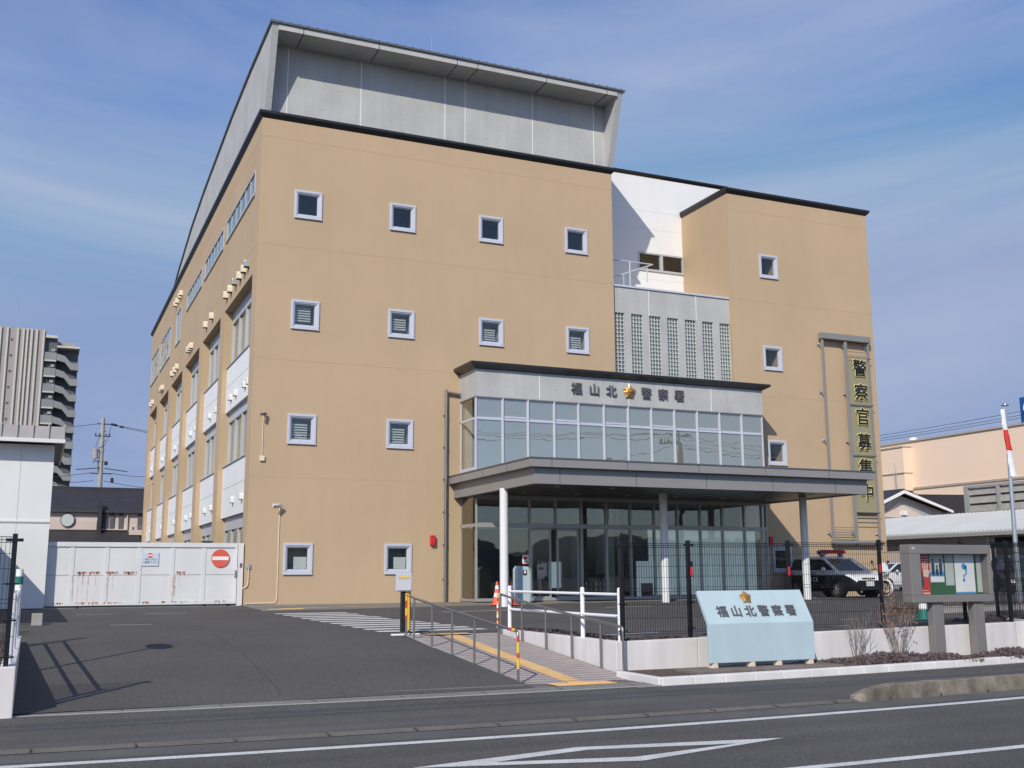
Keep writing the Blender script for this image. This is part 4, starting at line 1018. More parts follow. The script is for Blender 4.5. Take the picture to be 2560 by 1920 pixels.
def fence(lab, pts, z0s, z1, loc, hgt=1.6, skip_first=None, tags=()):
    t = thing('mesh_fence', lab, 'fence', loc, group='black mesh fences')
    for i, p in enumerate(pts):
        mb = MB(); zt = z0s[i]+hgt+.04 if i or not skip_first else z0s[i]+skip_first
        mb.box(p[0]-.03, p[0]+.03, p[1]-.03, p[1]+.03, z0s[i]-.05, zt)
        mb.box(p[0]-.1, p[0]+.1, p[1]-.045, p[1]-.025, zt-.10, zt-.06)
        for z in (.1, .55, 1.0): 
            if z0s[i]+z < zt: mb.box(p[0]-.085, p[0]+.085, p[1]-.043, p[1]-.028, z0s[i]+z, z0s[i]+z+.022)
        mb.build('post', M['fence'], t)
    for i in range(len(pts)-1):
        fence_panel(t, (*pts[i], 0), (*pts[i+1], 0), z0s[i]+.03, z0s[i]+hgt)
    for (x, y, z) in tags:
        mb = MB(); mb.box(x-.022, x+.022, y-.055, y-.046, z-.06, z+.10); mb.box(x-.05, x+.03, y-.05, y-.03, z+.1, z+.2, 1); mb.build('red_tag', [M['tread'], M['fence']], t)
FY = -17.90
fence('long black wire mesh fence on the white retaining wall in front of the yard', [(3.26, FY), (4.63, FY), (6.83, FY), (9.02, FY), (11.15, FY), (12.40, FY), (13.35, -18.2), (13.7, -16.4), (15.5, -16.4), (17.7, -16.3), (19.9, -16.2)],
      [wt(3.26)+.06, wt(4.6)+.06, wt(6.8)+.05, wt(9)+.05, wt(11)+.03, -.08, -.05, -.05, -.05, -.05, -.05], 0, (3.26, FY, -.2), tags=((4.66, FY, .93), (6.80, FY, .93), (8.98, FY, .97)))
# planting bed kerb, soil, slab
m = MB(); pts = [(3.10, -18.1), (3.02, -19.60)]
m.box(2.98, 3.12, -19.5, -18.14, -.83, -.69)
for i in range(62):
    a = 3.0+i*.6; b = a+.592
    bb = len(m.v); ya, yb_ = -19.62+bow(a), -19.62+bow(b)
    m.v += [(a, ya, -.83), (b, yb_, -.83), (b, yb_+.15, -.83), (a, ya+.15, -.83), (a, ya+.01, -.685), (b, yb_+.01, -.685), (b, yb_+.15, -.68), (a, ya+.15, -.68)]
    for q in ((0,3,2,1),(4,5,6,7),(0,1,5,4),(1,2,6,5),(2,3,7,6),(3,0,4,7)): m.f.append(tuple(bb+k for k in q)); m.m.append(0)
struct('planting_kerb', m, M['kerbw'], bevel=.015)
m = MB()
for i in range(40):
    a = 3.05+i*.5; b = a+.5; m.poly([(a, -19.5+bow(a), -.715), (b, -19.5+bow(b), -.715), (b, -17.0 if b > 12.2 else -18.0, -.70), (a, -17.0 if a > 12.2 else -18.0, -.70)])
struct('planting_bed', m, M['soil'])
mb = MB(); mb.box(3.95, 6.95, -19.14, -18.45, -.74, -.655); tag(mb.build('stone_slab', M['stone'], off=(5.3, -18.8, -.73), bevel=.015), 'flat grey stone slab under the pale blue name board', 'slab')
t = thing('name_board', 'pale blue bent name board with a gold star and grey lettering', 'sign', (5.5, -18.8, -.65))
YF = -18.80; yt = YF+.33; zf = .07; ztp = .62; th = .075
mb = MB()
o1 = [(YF, -.575), (YF, zf), (yt, ztp), (yt+.06, ztp-.035), (YF+th, zf-.03), (YF+th, -.575)]
mb.prism(o1, 0, 4.42, 6.61); mb.build('board', M['aqua'], t, bevel=.008)
ang = math.atan2(ztp-zf, yt-YF)
def slope_mx(x, s):
    return Matrix.Translation((x, YF+(yt-YF)*s, zf+(ztp-zf)*s)) @ Matrix.Rotation(ang, 4, 'X')
for i, ch in enumerate('福山北警察署'):
    text('lettering', ch, .225, M['letter'], slope_mx(4.77+i*.288, .33) @ Matrix.Translation((0, 0, .012)), t, .008, .003)
star_mesh_mb = star_mesh(MB(), slope_mx(5.36, .77) @ Matrix.Translation((0, 0, .01)), .13, .065); star_mesh_mb.build('emblem', M['gold'], t, fix=False)
for x in (4.52, 5.28, 5.84, 6.52):
    mb = MB(); mb.prism([(x-.06, -.655), (x+.06, -.655), (x+.05, -.575), (x-.02, -.575), (x-.05, -.61)], 1, YF+.0, YF+.13); mb.build('foot', M['foot'], t, bevel=.006)
# notice board
t = thing('notice_board', 'grey brown steel notice board on two wide legs showing posters', 'notice board', (10.3, -18.1, -.7))
mb = MB(); yb0 = -18.32; yb1 = -18.05
mb.box(9.40, 11.52, yb0, yb1, 1.27, 1.45); mb.box(9.40, 11.52, yb0, yb1, .34, .48); mb.box(9.40, 9.66, yb0+.003, yb1, .48, 1.27); mb.box(11.44, 11.52, yb0+.003, yb1, .48, 1.27)
mb.build('frame', M['board'], t, bevel=.01)
mb = MB(); mb.box(9.66, 11.44, -18.12, -18.08, .48, 1.27); mb.build('backing', M['green'], t)
mb = MB(); mb.box(9.66, 11.44, -18.27, -18.265, .48, 1.27); mb.build('pane', glass('board_glass', (.97, .97, .965), .01), t)
for a in (9.95, 11.02):
    mb = MB(); mb.box(a, a+.27, -18.26, -18.10, -.72, .34); mb.build('leg', M['board'], t, bevel=.01)
mb = MB(); mb.box(9.45, 9.53, yb0-.004, yb0, 1.385, 1.395); mb.box(9.45, 9.53, yb0-.004, yb0, 1.36, 1.37); mb.build('maker_plate', M['paper'], t)
yp = -18.13
def poster(lab, x0, x1, z0, z1, m_):
    t = thing('poster', lab, 'poster', ((x0+x1)/2, yp, (z0+z1)/2), group='posters in the notice board')
    mb = MB(); mb.box(x0, x1, yp, yp+.004, z0, z1); mb.build('sheet', m_, t); return t
q = poster('red poster with a pale open hand at the left of the notice board', 9.69, 10.05, .49, 1.26, M['red'])
mb = MB(); cx, cz = 9.95, .84
mb.prism([(cx-.06, cz), (cx+.06, cz-.02), (cx+.085, cz+.10), (cx+.05, cz+.15), (cx-.06, cz+.15)], 1, yp-.004, yp-.001)
for dx, l_, a in ((-.055, .12, -8), (-.02, .15, -2), (.018, .14, 4), (.05, .11, 10)):
    p0 = Vector((cx+dx, 0, cz+.14)); p1 = p0+Vector((math.sin(R(a))*l_, 0, math.cos(R(a))*l_)); w_ = Vector((.011, 0, 0))
    mb.prism([(p0.x-.013, p0.z), (p0.x+.013, p0.z), (p1.x+.009, p1.z), (p1.x-.009, p1.z)], 1, yp-.004, yp-.001)
mb.prism([(cx+.06, cz+.02), (cx+.10, cz+.07), (cx+.11, cz+.13), (cx+.09, cz+.09)], 1, yp-.004, yp-.001)
mb.build('hand', M['pink'], q)
mb = MB(); mb.prism([(9.70, .66), (9.86, .60), (9.90, .72), (9.86, .92), (9.80, 1.0), (9.72, .98)], 1, yp-.003, yp-.001); mb.prism([(9.73, 1.0), (9.79, 1.0), (9.80, 1.06), (9.76, 1.10), (9.72, 1.05)], 1, yp-.003, yp-.001); mb.build('figure', M['navy'], q)
mb = MB()
for z in (1.16, 1.12, 1.21): mb.box(9.71, 10.03, yp-.002, yp-.001, z, z+.014)
mb.box(9.86, 10.04, yp-.003, yp-.001, .495, .525); mb.box(9.71, 10.0, yp-.002, yp-.001, .56, .57); mb.build('text_line', M['pink'], q)
q = poster('grey poster of three dark uniformed figures next to the red poster', 10.07, 10.43, .72, 1.26, M['posterg'])
mb = MB()
for x, s_ in ((10.15, 1), (10.25, .75), (10.35, 1)):
    mb.prism([(x-.035, .86), (x+.035, .86), (x+.04*s_, 1.08*1 if s_ == 1 else .98), (x, 1.12 if s_ == 1 else 1.0), (x-.04*s_, 1.08 if s_ == 1 else .98)], 1, yp-.003, yp-.001)
    mb.tube((x, yp-.003, 1.155 if s_ == 1 else 1.03), (x, yp-.001, 1.155 if s_ == 1 else 1.03), .026, 12)
mb.build('figure', M['navy'], q)
mb = MB(); mb.box(10.07, 10.43, yp-.002, yp-.0005, .84, .93); mb.build('blue_band', M['posterb'], q); mb = MB(); mb.box(10.08, 10.42, yp-.003, yp-.001, .73, .83); mb.build('white_band', M['posterw'], q)
q = poster('narrow pale grey sheet hanging in the middle of the notice board', 10.47, 10.69, .66, 1.26, M['posterg'])
q = poster('large white poster with a small blue shape right of the middle', 10.72, 11.24, .49, 1.26, M['posterw'])
mb = MB(); mb.tube((10.96, yp-.003, 1.03), (10.96, yp-.001, 1.03), .062, 18); mb.prism([(10.97, 1.02), (11.05, 1.05), (11.03, .88), (10.98, .84), (11.0, .92)], 1, yp-.003, yp-.001); mb.prism([(10.93, .86), (10.98, .88), (10.96, .80), (10.94, .79)], 1, yp-.003, yp-.001); mb.tube((10.945, yp-.003, .76), (10.945, yp-.001, .76), .035, 16)
mb.box(10.72, 11.24, yp-.003, yp-.001, .49, .53); mb.build('blue_shape', M['posterb'], q)
q = poster('plain pale grey sheet at the right edge of the notice board', 11.30, 11.43, .52, 1.26, M['posterg'])
# left planter with its railing, fence and plants
t = thing('planter_wall', 'white concrete planter wall at the left edge of the driveway', 'wall', (-6.3, -19.3, -.85))
mb = MB(); mb.box(-14, -6.18, -19.36, -19.12, -.9, -.19); mb.box(-6.36, -6.18, -19.12, -12.0, -.9, -.17); mb.build('wall', M['planter'], t, bevel=.014)
m = MB(); m.box(-14, -6.36, -19.12, -12.0, -.9, -.22); struct('planter_soil', m, M['soil'])
pipe_rail(-6.27, (-12.95, -16.0, -18.98), -.17, .68, (.60, .23), 'white two bar pipe railing on the planter wall left of the driveway')
fence('short black wire mesh fence ending at the tall post left of the driveway', [(-6.30, -19.22), (-8.4, -19.22), (-10.5, -19.22)], [-.19, -.19, -.19], 0, (-6.3, -19.22, -.2))
t = thing('bollard', 'pale grey post with a green band at the far end of the left planter wall', 'post', (-6.28, -12.75, -.17))
mb = MB(); mb.tube((-6.28, -12.75, -.2), (-6.28, -12.75, 1.05), .062, 16); mb.build('post', M['conew'], t)
mb = MB(); mb.tube((-6.28, -12.75, .78), (-6.28, -12.75, .92), .066, 16); mb.build('green_band', M['greend'], t)
# unseen mirror on a pole, added for the shadow it casts on the driveway
t = thing('shadow_mirror', 'unseen round mirror on a thin pole added for its shadow on the driveway', 'mirror', (-7.25, -17.1, -.22))
mb = MB(); mb.tube((-7.25, -17.1, -.25), (-7.25, -17.1, 3.4), .035, 12); mb.build('pole', M['galv'], t)
mb = MB(); mb.disc((-7.25, -17.06, 3.3), (.3, -.2, .9), .33, 24, th=.03); mb.build('mirror_disc', M['steelb'], t)

# ------------------------------------------------------------------ left background
t = thing('outbuilding', 'tall white panelled outbuilding with a grey standing seam eave left of the gate', 'outbuilding', (-8, 0, 0))
mb = MB(); mb.box(-13, -5.71, -.05, 6, .02, 4.75)
for x in (-5.98-.62, -7.4, -8.3): mb.box(x, x+.012, -.054, -.05, .05, 4.7, 1)
mb.box(-13, -5.70, -.07, -.05, 2.46, 2.49, 1); mb.box(-13, -5.705, -.075, 6, 2.49, 2.53)
mb.build('wall', [M['shed'], M['gjoint']], t, fix=True)
mb = MB(); mb.prism([(-.55, 4.86), (-.42, 5.26), (3, 5.32), (6.5, 5.26), (6.5, 4.86)], 0, -13.4, -5.46)
for i in range(20): x = -5.47-.02-i*.42; mb.prism([(-.585, 4.87), (-.46, 5.33), (3, 5.38), (3, 5.30), (-.42, 5.24), (-.55, 4.87)], 0, x-.02, x+.02)
mb.build('roof', M['zinc'], t)
mb = MB(); mb.box(-13.4, -5.44, -.60, -.5, 4.76, 4.87); mb.box(-5.48, -5.43, -.5, 6.5, 4.76, 4.9); mb.build('eave_gutter', M['shed'], t, bevel=.01)
t = thing('carport', 'unseen low carport roof on posts added for its shadow left of the driveway', 'carport', (-9, -6, 0))  # out of view, placed and sized to shade the outbuilding and asphalt
mb = MB(); mb.box(-10.6, -7.45, -9.2, -.2, 2.2, 2.28); mb.build('roof', M['zinc'], t)
for x, y in ((-7.75, -9.0), (-7.75, -2.5), (-10.4, -9), (-10.4, -2.5)):
    mb = MB(); mb.tube((x, y, -.4), (x, y, 2.25), .05, 10); mb.build('post', M['galv'], t)
mb = MB(); mb.box(-6.02, -5.79, -7.55, -7.25, -.25, .10); tag(mb.build('concrete_block', M['gutl'], off=(-5.9, -7.4, -.2), bevel=.015), 'pale concrete block on the asphalt before the white outbuilding', 'block')
t = thing('bicycle', 'dark bicycle parked behind the left planter wall', 'bicycle', (-6.95, -10.6, -.22))
def wheel_ring(mb, c, ax, r, th, n=28, mi=0):
    pts = []
    a = Vector(ax).orthogonal().normalized(); b = Vector(ax).normalized().cross(a)
    for i in range(n+1):
        u = 2*math.pi*i/n; pts.append(Vector(c)+a*math.cos(u)*r+b*math.sin(u)*r)
    for p0, p1 in zip(pts, pts[1:]): mb.tube(p0, p1, th, 6, mi=mi, caps=False)
bx, by, bz = -6.95, -10.6, -.22
for dy in (-.52, .52):
    mb = MB(); wheel_ring(mb, (bx, by+dy, bz+.34), (1, 0, 0), .32, .02); w_ = mb.build('wheel', M['tyre'], t)
    mb = MB()
    for k in range(12): a = math.pi*k/6; mb.tube((bx, by+dy, bz+.34), (bx, by+dy+.31*math.cos(a), bz+.34+.31*math.sin(a)), .003, 4)
    mb.build('spoke', M['steelb'], w_)
mb = MB(); mb.path([(bx, by-.52, bz+.34), (bx, by-.42, bz+.75), (bx, by+.18, bz+.72), (bx, by-.05, bz+.3), (bx, by-.42, bz+.68)], .018, 8); mb.path([(bx, by-.05, bz+.3), (bx, by+.52, bz+.34), (bx, by+.18, bz+.72), (bx, by+.2, bz+.86)], .016, 8); mb.build('frame', M['blackp'], t)
mb = MB(); mb.box(bx-.07, bx+.07, by+.08, by+.34, bz+.86, bz+.92); mb.build('saddle', M['blackp'], t, bevel=.02)
mb = MB(); mb.path([(bx-.26, by-.28, bz+.98), (bx, by-.44, bz+.98), (bx+.26, by-.28, bz+.98)], .014, 8); mb.tube((bx, by-.43, bz+.7), (bx, by-.44, bz+.98), .014, 8); mb.build('handlebar', M['steelb'], t)
# apartment tower
t = thing('apartment_tower', 'distant taupe apartment tower with pale ribs and stepped grey balconies', 'apartment tower', (-12, 165, 0))
mb = MB(); mb.box(-24, -6.66, 165, 200, -1, 43.4); mb.build('wall', M['apt'], t)
mb = MB()
for x in (-7.0, -8.1, -8.9, -9.6, -10.2, -11.1, -12.7, -13.8, -15, -16.2): mb.box(x-.16, x+.16, 164.7, 165, 10, 43.3)
mb.build('rib', M['aptl'], t)
mb = MB()
for k in range(14): mb.box(-12.15, -11.75, 164.96, 165, 41.0-k*2.76, 41.4-k*2.76)
mb.build('window', M['aptd'], t)
mb = MB(); mb.box(-6.64, -4.7, 165.6, 200, -1, 42.4); mb.box(-4.68, -1.2, 167, 200, -1, 40.4); mb.build('recess', M['aptd'], t)
mb = MB(); mb.box(-4.7, -1.7, 168, 200, 40.9, 42.0); mb.build('upper_wall', M['apt'], t)
mb = MB(); mb.box(-4.72, -1.05, 164.9, 200, 40.4, 40.75); mb.box(-6.64, -4.72, 164.9, 166, 42.0, 42.5); mb.build('roof_edge', M['aptl'], t)
for k in range(14):
    z = 38.9-k*2.76
    mb = MB(); mb.box(-6.62, -4.75, 164.9, 165.5, z-.9, z+.55); mb.build('balcony', M['aptg'], t)
    mb = MB(); mb.box(-6.62, -4.74, 164.85, 164.9, z-1.05, z-.8); mb.build('balcony_edge', M['aptl'], t)
    mb = MB(); mb.prism([(-4.7, z-.75), (-3.3, z-1.1), (-2.3, z-2.35), (-1.1, z-2.35), (-1.1, z-1.15), (-2.3, z-1.15), (-3.4, z+.05), (-4.7, z+.4)], 1, 164.9, 166.5); mb.build('stair_parapet', M['aptg'], t)
    mb = MB(); mb.box(-5.6, -5.0, 165.0, 165.5, z+.75, z+1.2); mb.build('air_conditioner', M['gutl'], t)
mb = MB(); mb.tube((-11.5, 168, 43), (-11.5, 168, 49), .05, 5); mb.build('antenna', M['galv'], t)
# tiled house behind the gate
t = thing('tiled_house', 'pale house with dark tiled roofs and a round window behind the white gate', 'house', (-2, 45, 0))
mb = MB(); mb.box(-9, 2.4, 45.2, 53, -.5, 5.5); mb.box(-9, -2.25, 45.12, 45.2, 4.1, 4.74); mb.build('wall', M['pinkwall'], t)
mb = MB(); mb.prism([(44.85, 5.28), (44.88, 5.42), (48.6, 7.15), (48.6, 7.3), (53.5, 5.2)], 0, -9.5, 2.9); mb.build('roof', M['tile'], t)
mb = MB(); mb.prism([(42.6, 2.9), (42.65, 3.0), (45.2, 4.06), (45.2, 3.9)], 0, -9.5, .5); mb.build('lower_roof', M['tile'], t)
mb = MB(); mb.tube((-4.13, 45.0, 4.73), (-4.13, 45.12, 4.73), .46, 32, mi=1); mb.tube((-4.13, 44.97, 4.73), (-4.13, 45.12, 4.73), .41, 32); mb.build('round_window', [M['posterg'], M['aptd']], t)
mb = MB()
for x in (-1.80, -1.28, -.70, .55): mb = MB(); mb.box(x-.14, x+.14, 45.1, 45.2, 4.18, 5.3); mb.build('window', M['aptd'], t)
mb = MB(); mb.box(-2.22, -1.98, 44.6, 45.3, 2.8, 6.1); mb.build('dark_pier', M['tile'], t)
mb = MB(); mb.box(-1.95, -.35, 45.05, 45.2, 4.1, 4.17); mb.box(-.32, -.24, 45.05, 45.2, 4.1, 5.3); mb.box(-.15, 1.2, 44.3, 45.2, 3.75, 4.10); mb.build('balcony', M['pinkwall'], t)
mb = MB(); mb.box(0, 1.2, 44.3, 44.34, 4.28, 4.31); mb.box(.02, .06, 44.3, 44.34, 4.1, 4.3); mb.box(.0, .18, 44.4, 44.6, 4.10, 4.28); mb.build('balcony_rail', M['galv'], t)
# utility pole with transformer
t = thing('utility_pole', 'grey concrete utility pole with a transformer standing behind the tiled house', 'utility pole', (-1.4, 60, 0))
mb = MB(); mb.tube((-1.38, 60, 0), (-1.55, 60, 13.9), .24, 14, r2=.16)
for z in (9.2, 10.3, 11.2, 12, 12.8): mb.tube((-1.46, 60, z), (-1.46, 60, z+.08), .185, 12)
mb.build('pole', M['polec'], t)
mb = MB(); mb.tube((-1.98, 59.8, 10.55), (-1.98, 59.8, 11.2), .22, 16); mb.tube((-1.98, 59.8, 11.2), (-1.98, 59.8, 11.3), .25, 16); mb.tube((-1.98, 59.8, 10.5), (-1.98, 59.8, 10.6), .24, 16)
for dx in (-.1, .1): mb.tube((-1.98+dx, 59.7, 11.3), (-1.98+dx, 59.7, 11.45), .04, 8)
mb.box(-1.9, -1.45, 59.9, 60, 10.6, 10.66); mb.box(-1.9, -1.45, 59.9, 60, 11.1, 11.16); mb.build('transformer', M['polec'], t)
mb = MB(); mb.box(-2.3, -.6, 59.9, 60, 9.26, 9.34); mb.build('crossarm', M['wire'], t)
mb = MB(); mb.box(-2.0, -1.1, 59.9, 60, 13.38, 13.45); mb.build('crossarm', M['wire'], t)
mb = MB(); mb.box(-1.95, -1.3, 59.9, 60, 10.28, 10.34); mb.build('crossarm', M['wire'], t)
mb = MB(); mb.tube((-3.4, 59.8, 9.55), (-1.6, 59.8, 9.75), .035, 8); mb.build('stay', M['wire'], t)
mb = MB(); mb.tube((-1.2, 59.8, 9.72), (.6, 59.8, 9.5), .035, 8); mb.build('stay', M['wire'], t)
mb = MB(); mb.path([(-1.5, 59.9, 13.4), (-.85, 59.5, 13.35)], .04, 8); mb.build('bracket', M['wire'], t)
mb = MB(); mb.path([(-2.1, 59.8, 10.15), (-2.05, 59.8, 10.35), (-1.75, 59.8, 10.3), (-1.7, 59.8, 9.4)], .03, 6); mb.build('conduit', M['wire'], t)
mb = MB(); mb.box(-1.25, -.98, 59.8, 59.95, 10.0, 10.3); mb.build('switch_box', M['wire'], t)
for q in (((-.9, 59.5, 13.37), (-.5, 59.2, 13.25), .10), ((-.25, 59.1, 13.15), (.02, 59, 13.1), .09), ((-.58, 59.8, 8.55), (-.58, 59.8, 8.95), .12)):
    mb = MB(); mb.tube(q[0], q[1], q[2], 8); mb.build('insulator', M['blackp'], t)
mb = MB(); mb.box(-2.1, -.9, 59.85, 59.95, 12.35, 12.42)
for x in (-2.05, -1.75, -1.25, -.95): mb.tube((x, 59.9, 12.42), (x, 59.9, 12.62), .045, 6)
mb.build('crossarm', M['wire'], t)
mb = MB(); mb.path([(-.9, 59.8, 13.2), (-1.1, 59.8, 12.2), (-1.35, 59.8, 11.6), (-1.8, 59.8, 11.4)], .018, 5); mb.path([(-1.75, 59.8, 12.4), (-1.9, 59.8, 11.9), (-1.98, 59.8, 11.4)], .018, 5); mb.build('drop_wire', M['wire'], t)
def sag(mb, p0, p1, s, r, n=10):
    p0 = Vector(p0); p1 = Vector(p1); pts = []
    for i in range(n+1): u = i/n; q = p0.lerp(p1, u); q.z -= s*4*u*(1-u); pts.append(q)
    for a, b in zip(pts, pts[1:]): mb.tube(a, b, r, 5, caps=False)
def wires(lab, segs, loc, r=.02):
    mb = MB()
    for a, b, s in segs: sag(mb, a, b, s, r)
    return tag(mb.build('power_line', M['wire'], off=loc), lab, 'power line')
wires('black power lines running from the distant pole behind the station', [((-.9, 59.5, 13.37), (12, 52, 10.6), .1), ((-.9, 59.5, 13.30), (12, 52, 10.4), .15), ((-2.2, 60, 9.35), (-14, 66, 9.2), .4), ((-.6, 60, 9.35), (6, 58, 9.9), .5), ((-2.0, 60, 8.7), (-14, 62, 8.4), .3), ((-1.2, 60, 8.7), (8, 60, 8.1), .3), ((-1.9, 60, 13.4), (-16, 64, 12.6), .3)], (0, 60, 10), .022)
# ------------------------------------------------------------------ right background
t = thing('warehouse', 'low white roofed warehouse with grey eave gutter behind the parked cars', 'warehouse', (42, 12, 0))
mb = MB(); mb.box(42.5, 54, 8.45, 40, -.2, 2.95); mb.box(42.5, 54, -14, 6.6, -.2, 2.95); mb.box(42.5, 54, 6.6, 8.45, 2.55, 2.95); mb.build('wall', M['pinkwall'], t)
mb = MB(); mb.box(42.49, 42.6, 6.55, 9.62, .0, 2.83); mb.build('doorway', M['dkroom'], t)
mb = MB(); mb.prism([(41.95, 3.13), (41.95, 3.2), (47.2, 4.58), (47.2, 4.45)], 1, -14, 40)
for i in range(180): y = -13.9+i*.3; mb.prism([(41.93, 3.2), (41.93, 3.25), (47.2, 4.62), (47.2, 4.58)], 1, y, y+.08)
mb.build('roof', M['wroof'], t)
mb = MB(); mb.box(41.85, 42.05, -14, 40, 2.92, 3.14); mb.build('eave_gutter', M['greyp'], t, bevel=.02)
mb = MB(); mb.tube((42.4, 10.0, 0), (42.4, 10.0, 2.9), .07, 10); mb.build('downpipe', M['shed'], t)
t = thing('gabled_house', 'grey house with white bargeboards and a dark tiled roof behind the warehouse', 'house', (52, 27, 0))
yg = 25.0
mb = MB(); mb.prism([(47.6, -.5), (55.4, -.5), (55.4, 5.35), (51.05, 6.55), (47.6, 5.1)], 1, yg+.8, yg+11); mb.build('wall', M['ggrey'], t)
mb = MB(); mb.prism([(49.0, 4.85), (53.6, 4.95), (51.1, 5.95)], 1, yg+.72, yg+.8); mb.build('lower_gable', M['pinkwall'], t)
mb = MB(); mb.prism([(46.6, 4.98), (46.6, 4.8), (51.05, 6.58), (55.6, 5.25), (55.6, 5.42), (51.05, 6.8)], 1, yg, yg+.12); mb.build('bargeboard', M['white'], t)
mb = MB(); mb.prism([(46.5, 5.0), (46.5, 4.9), (51.05, 6.73), (55.8, 5.33), (55.8, 5.46), (51.05, 6.92)], 1, yg+.12, yg+11); mb.prism([(51.05, 6.7), (62, 6.9), (60, 5.2), (55.6, 5.3)], 1, yg+2.5, yg+9)
mb.build('roof', M['tile'], t)
mb = MB(); mb.box(51.2, 51.55, yg+.4, yg+.72, 5.05, 5.35); mb.build('vent', M['creamw'], t)
t = thing('louvre_screen', 'grey louvred screen standing on the white warehouse roof', 'screen', (48, 12, 4.7))
mb = MB(); mb.box(48.0, 48.2, 16.4, 16.75, 4.6, 6.35); mb.box(47.98, 48.2, -8, 16.4, 6.22, 6.35)
for y in (13.95, 11.2, 8.4): mb.box(47.97, 48.2, y, y+.22, 4.6, 6.22)
mb.build('frame', M['greyp'], t)
mb = MB()
for k in range(3): z = 4.66+k*.53; mb = MB(); mb.prism([(48.05, z+.03), (48.18, z+.48), (48.22, z+.48), (48.09, z+.03)], 1, -8, 16.4); mb.build('louvre', M['gutl'], t)
mb = MB(); mb.box(48.3, 48.36, -8, 16.4, 4.4, 6.2); mb.build('backing', M['aptg'], t)
t = thing('store_building', 'large peach clad store building beyond the warehouse with a flat roof edge', 'store', (74, 39, 0))
mb = MB(); mb.box(73.7, 120, -15, 93, -.5, 13.86)
mb.box(73.6, 73.7, -15, 93, 9.1, 9.3, 1); mb.build('wall', [M['store'], M['storet'], M['storej']], t)
mb = MB(); mb.box(73.56, 120, -15.1, 93.1, 13.86, 14.02); mb.build('roof_edge', M['storet'], t)
mb = MB(); mb.box(72.6, 73.7, 47.3, 93, 9.0, 13.3); mb.build('stair_block', M['store'], t)
for q in ((13.3, 13.42), (10.7, 10.79)): mb = MB(); mb.box(72.5, 73.7, 47.25, 93, q[0], q[1]); mb.build('trim', M['storet'], t)
mb = MB(); mb.ball((74.5, 47.7, 14.15), .47, 12, 8, sc=(1, 1, .6)); mb.build('roof_vent', M['white'], t)
t = thing('store_sign', 'square blue sign with a white ring letter on the store roof', 'sign', (74.5, 33, 14.3))
mb = MB(); mb.box(74.4, 75, 30.8, 34.5, 14.1, 16.45); mb.build('board', M['signblue'], t)
mb = MB(); wheel_ring(mb, (74.36, 33.35, 15.4), (1, 0, 0), .62, .15, 24); mb.build('lettering', M['posterw'], t)
t = thing('roof_mast', 'thin lattice antenna mast standing beside the store stair block', 'antenna', (72.4, 48.3, 9))
mb = MB()
for dx in (-.16, .16): mb.tube((72.4, 48.3+dx, 8.5), (72.4, 48.3+dx, 10.9), .025, 5)
for k in range(9): mb.tube((72.4, 48.14, 8.6+k*.26), (72.4, 48.46, 8.6+k*.26), .02, 4)
mb.tube((72.4, 48.3, 8.5), (72.4, 48.3, 11.8), .02, 4); mb.build('mast', M['galv'], t)
wires('thin parallel power lines crossing above the store roof', [((74.2, 55.2, 14.6), (74.2, 25.5, 14.75), .15), ((74.2, 55.2, 14.85), (74.2, 25.5, 15.0), .15), ((74.2, 55.2, 15.15), (74.2, 25.5, 15.35), .15)], (74, 39, 15), .022)
# street pole and lines across the road: seen mirrored in the glazing
t = thing('street_pole', 'concrete street pole with crossarms across the road behind the viewer', 'utility pole', (34.3, -31, -.85))
mb = MB(); mb.tube((34.2, -31, -.9), (34.2, -31, 10.8), .2, 12, r2=.13); mb.build('pole', M['letter'], t)
mb = MB(); mb.box(33.5, 35.2, -31.1, -31, 10.3, 10.4); mb.build('crossarm', M['wire'], t)
mb = MB(); mb.box(32.6, 34.3, -31.1, -31, 9.7, 9.78)
for x in (32.7, 33.0, 33.3, 33.6, 33.9): mb.tube((x, -31.05, 9.7), (x, -31.05, 9.95), .06, 6)
mb.build('crossarm', M['wire'], t)
wires('power lines along the far side of the road behind the viewer', [((34.2, -31, 10.4), (-30, -31, 9.9), .9), ((34.2, -31, 10.2), (-30, -31, 9.6), .9), ((33.4, -31.2, 10.4), (-30, -31.2, 10.2), .7), ((34.2, -31, 10.3), (70, -30, 9.6), .6), ((34.2, -31, 10.1), (70, -30, 9.2), .7), ((34.2, -31, 9.7), (48, -22, 7.6), .3), ((34.2, -31, 9.5), (52, -24, 9.3), .9), ((34.2, -31, 9.8), (28, -31, 8.4), .2)], (34, -31, 9), .022)
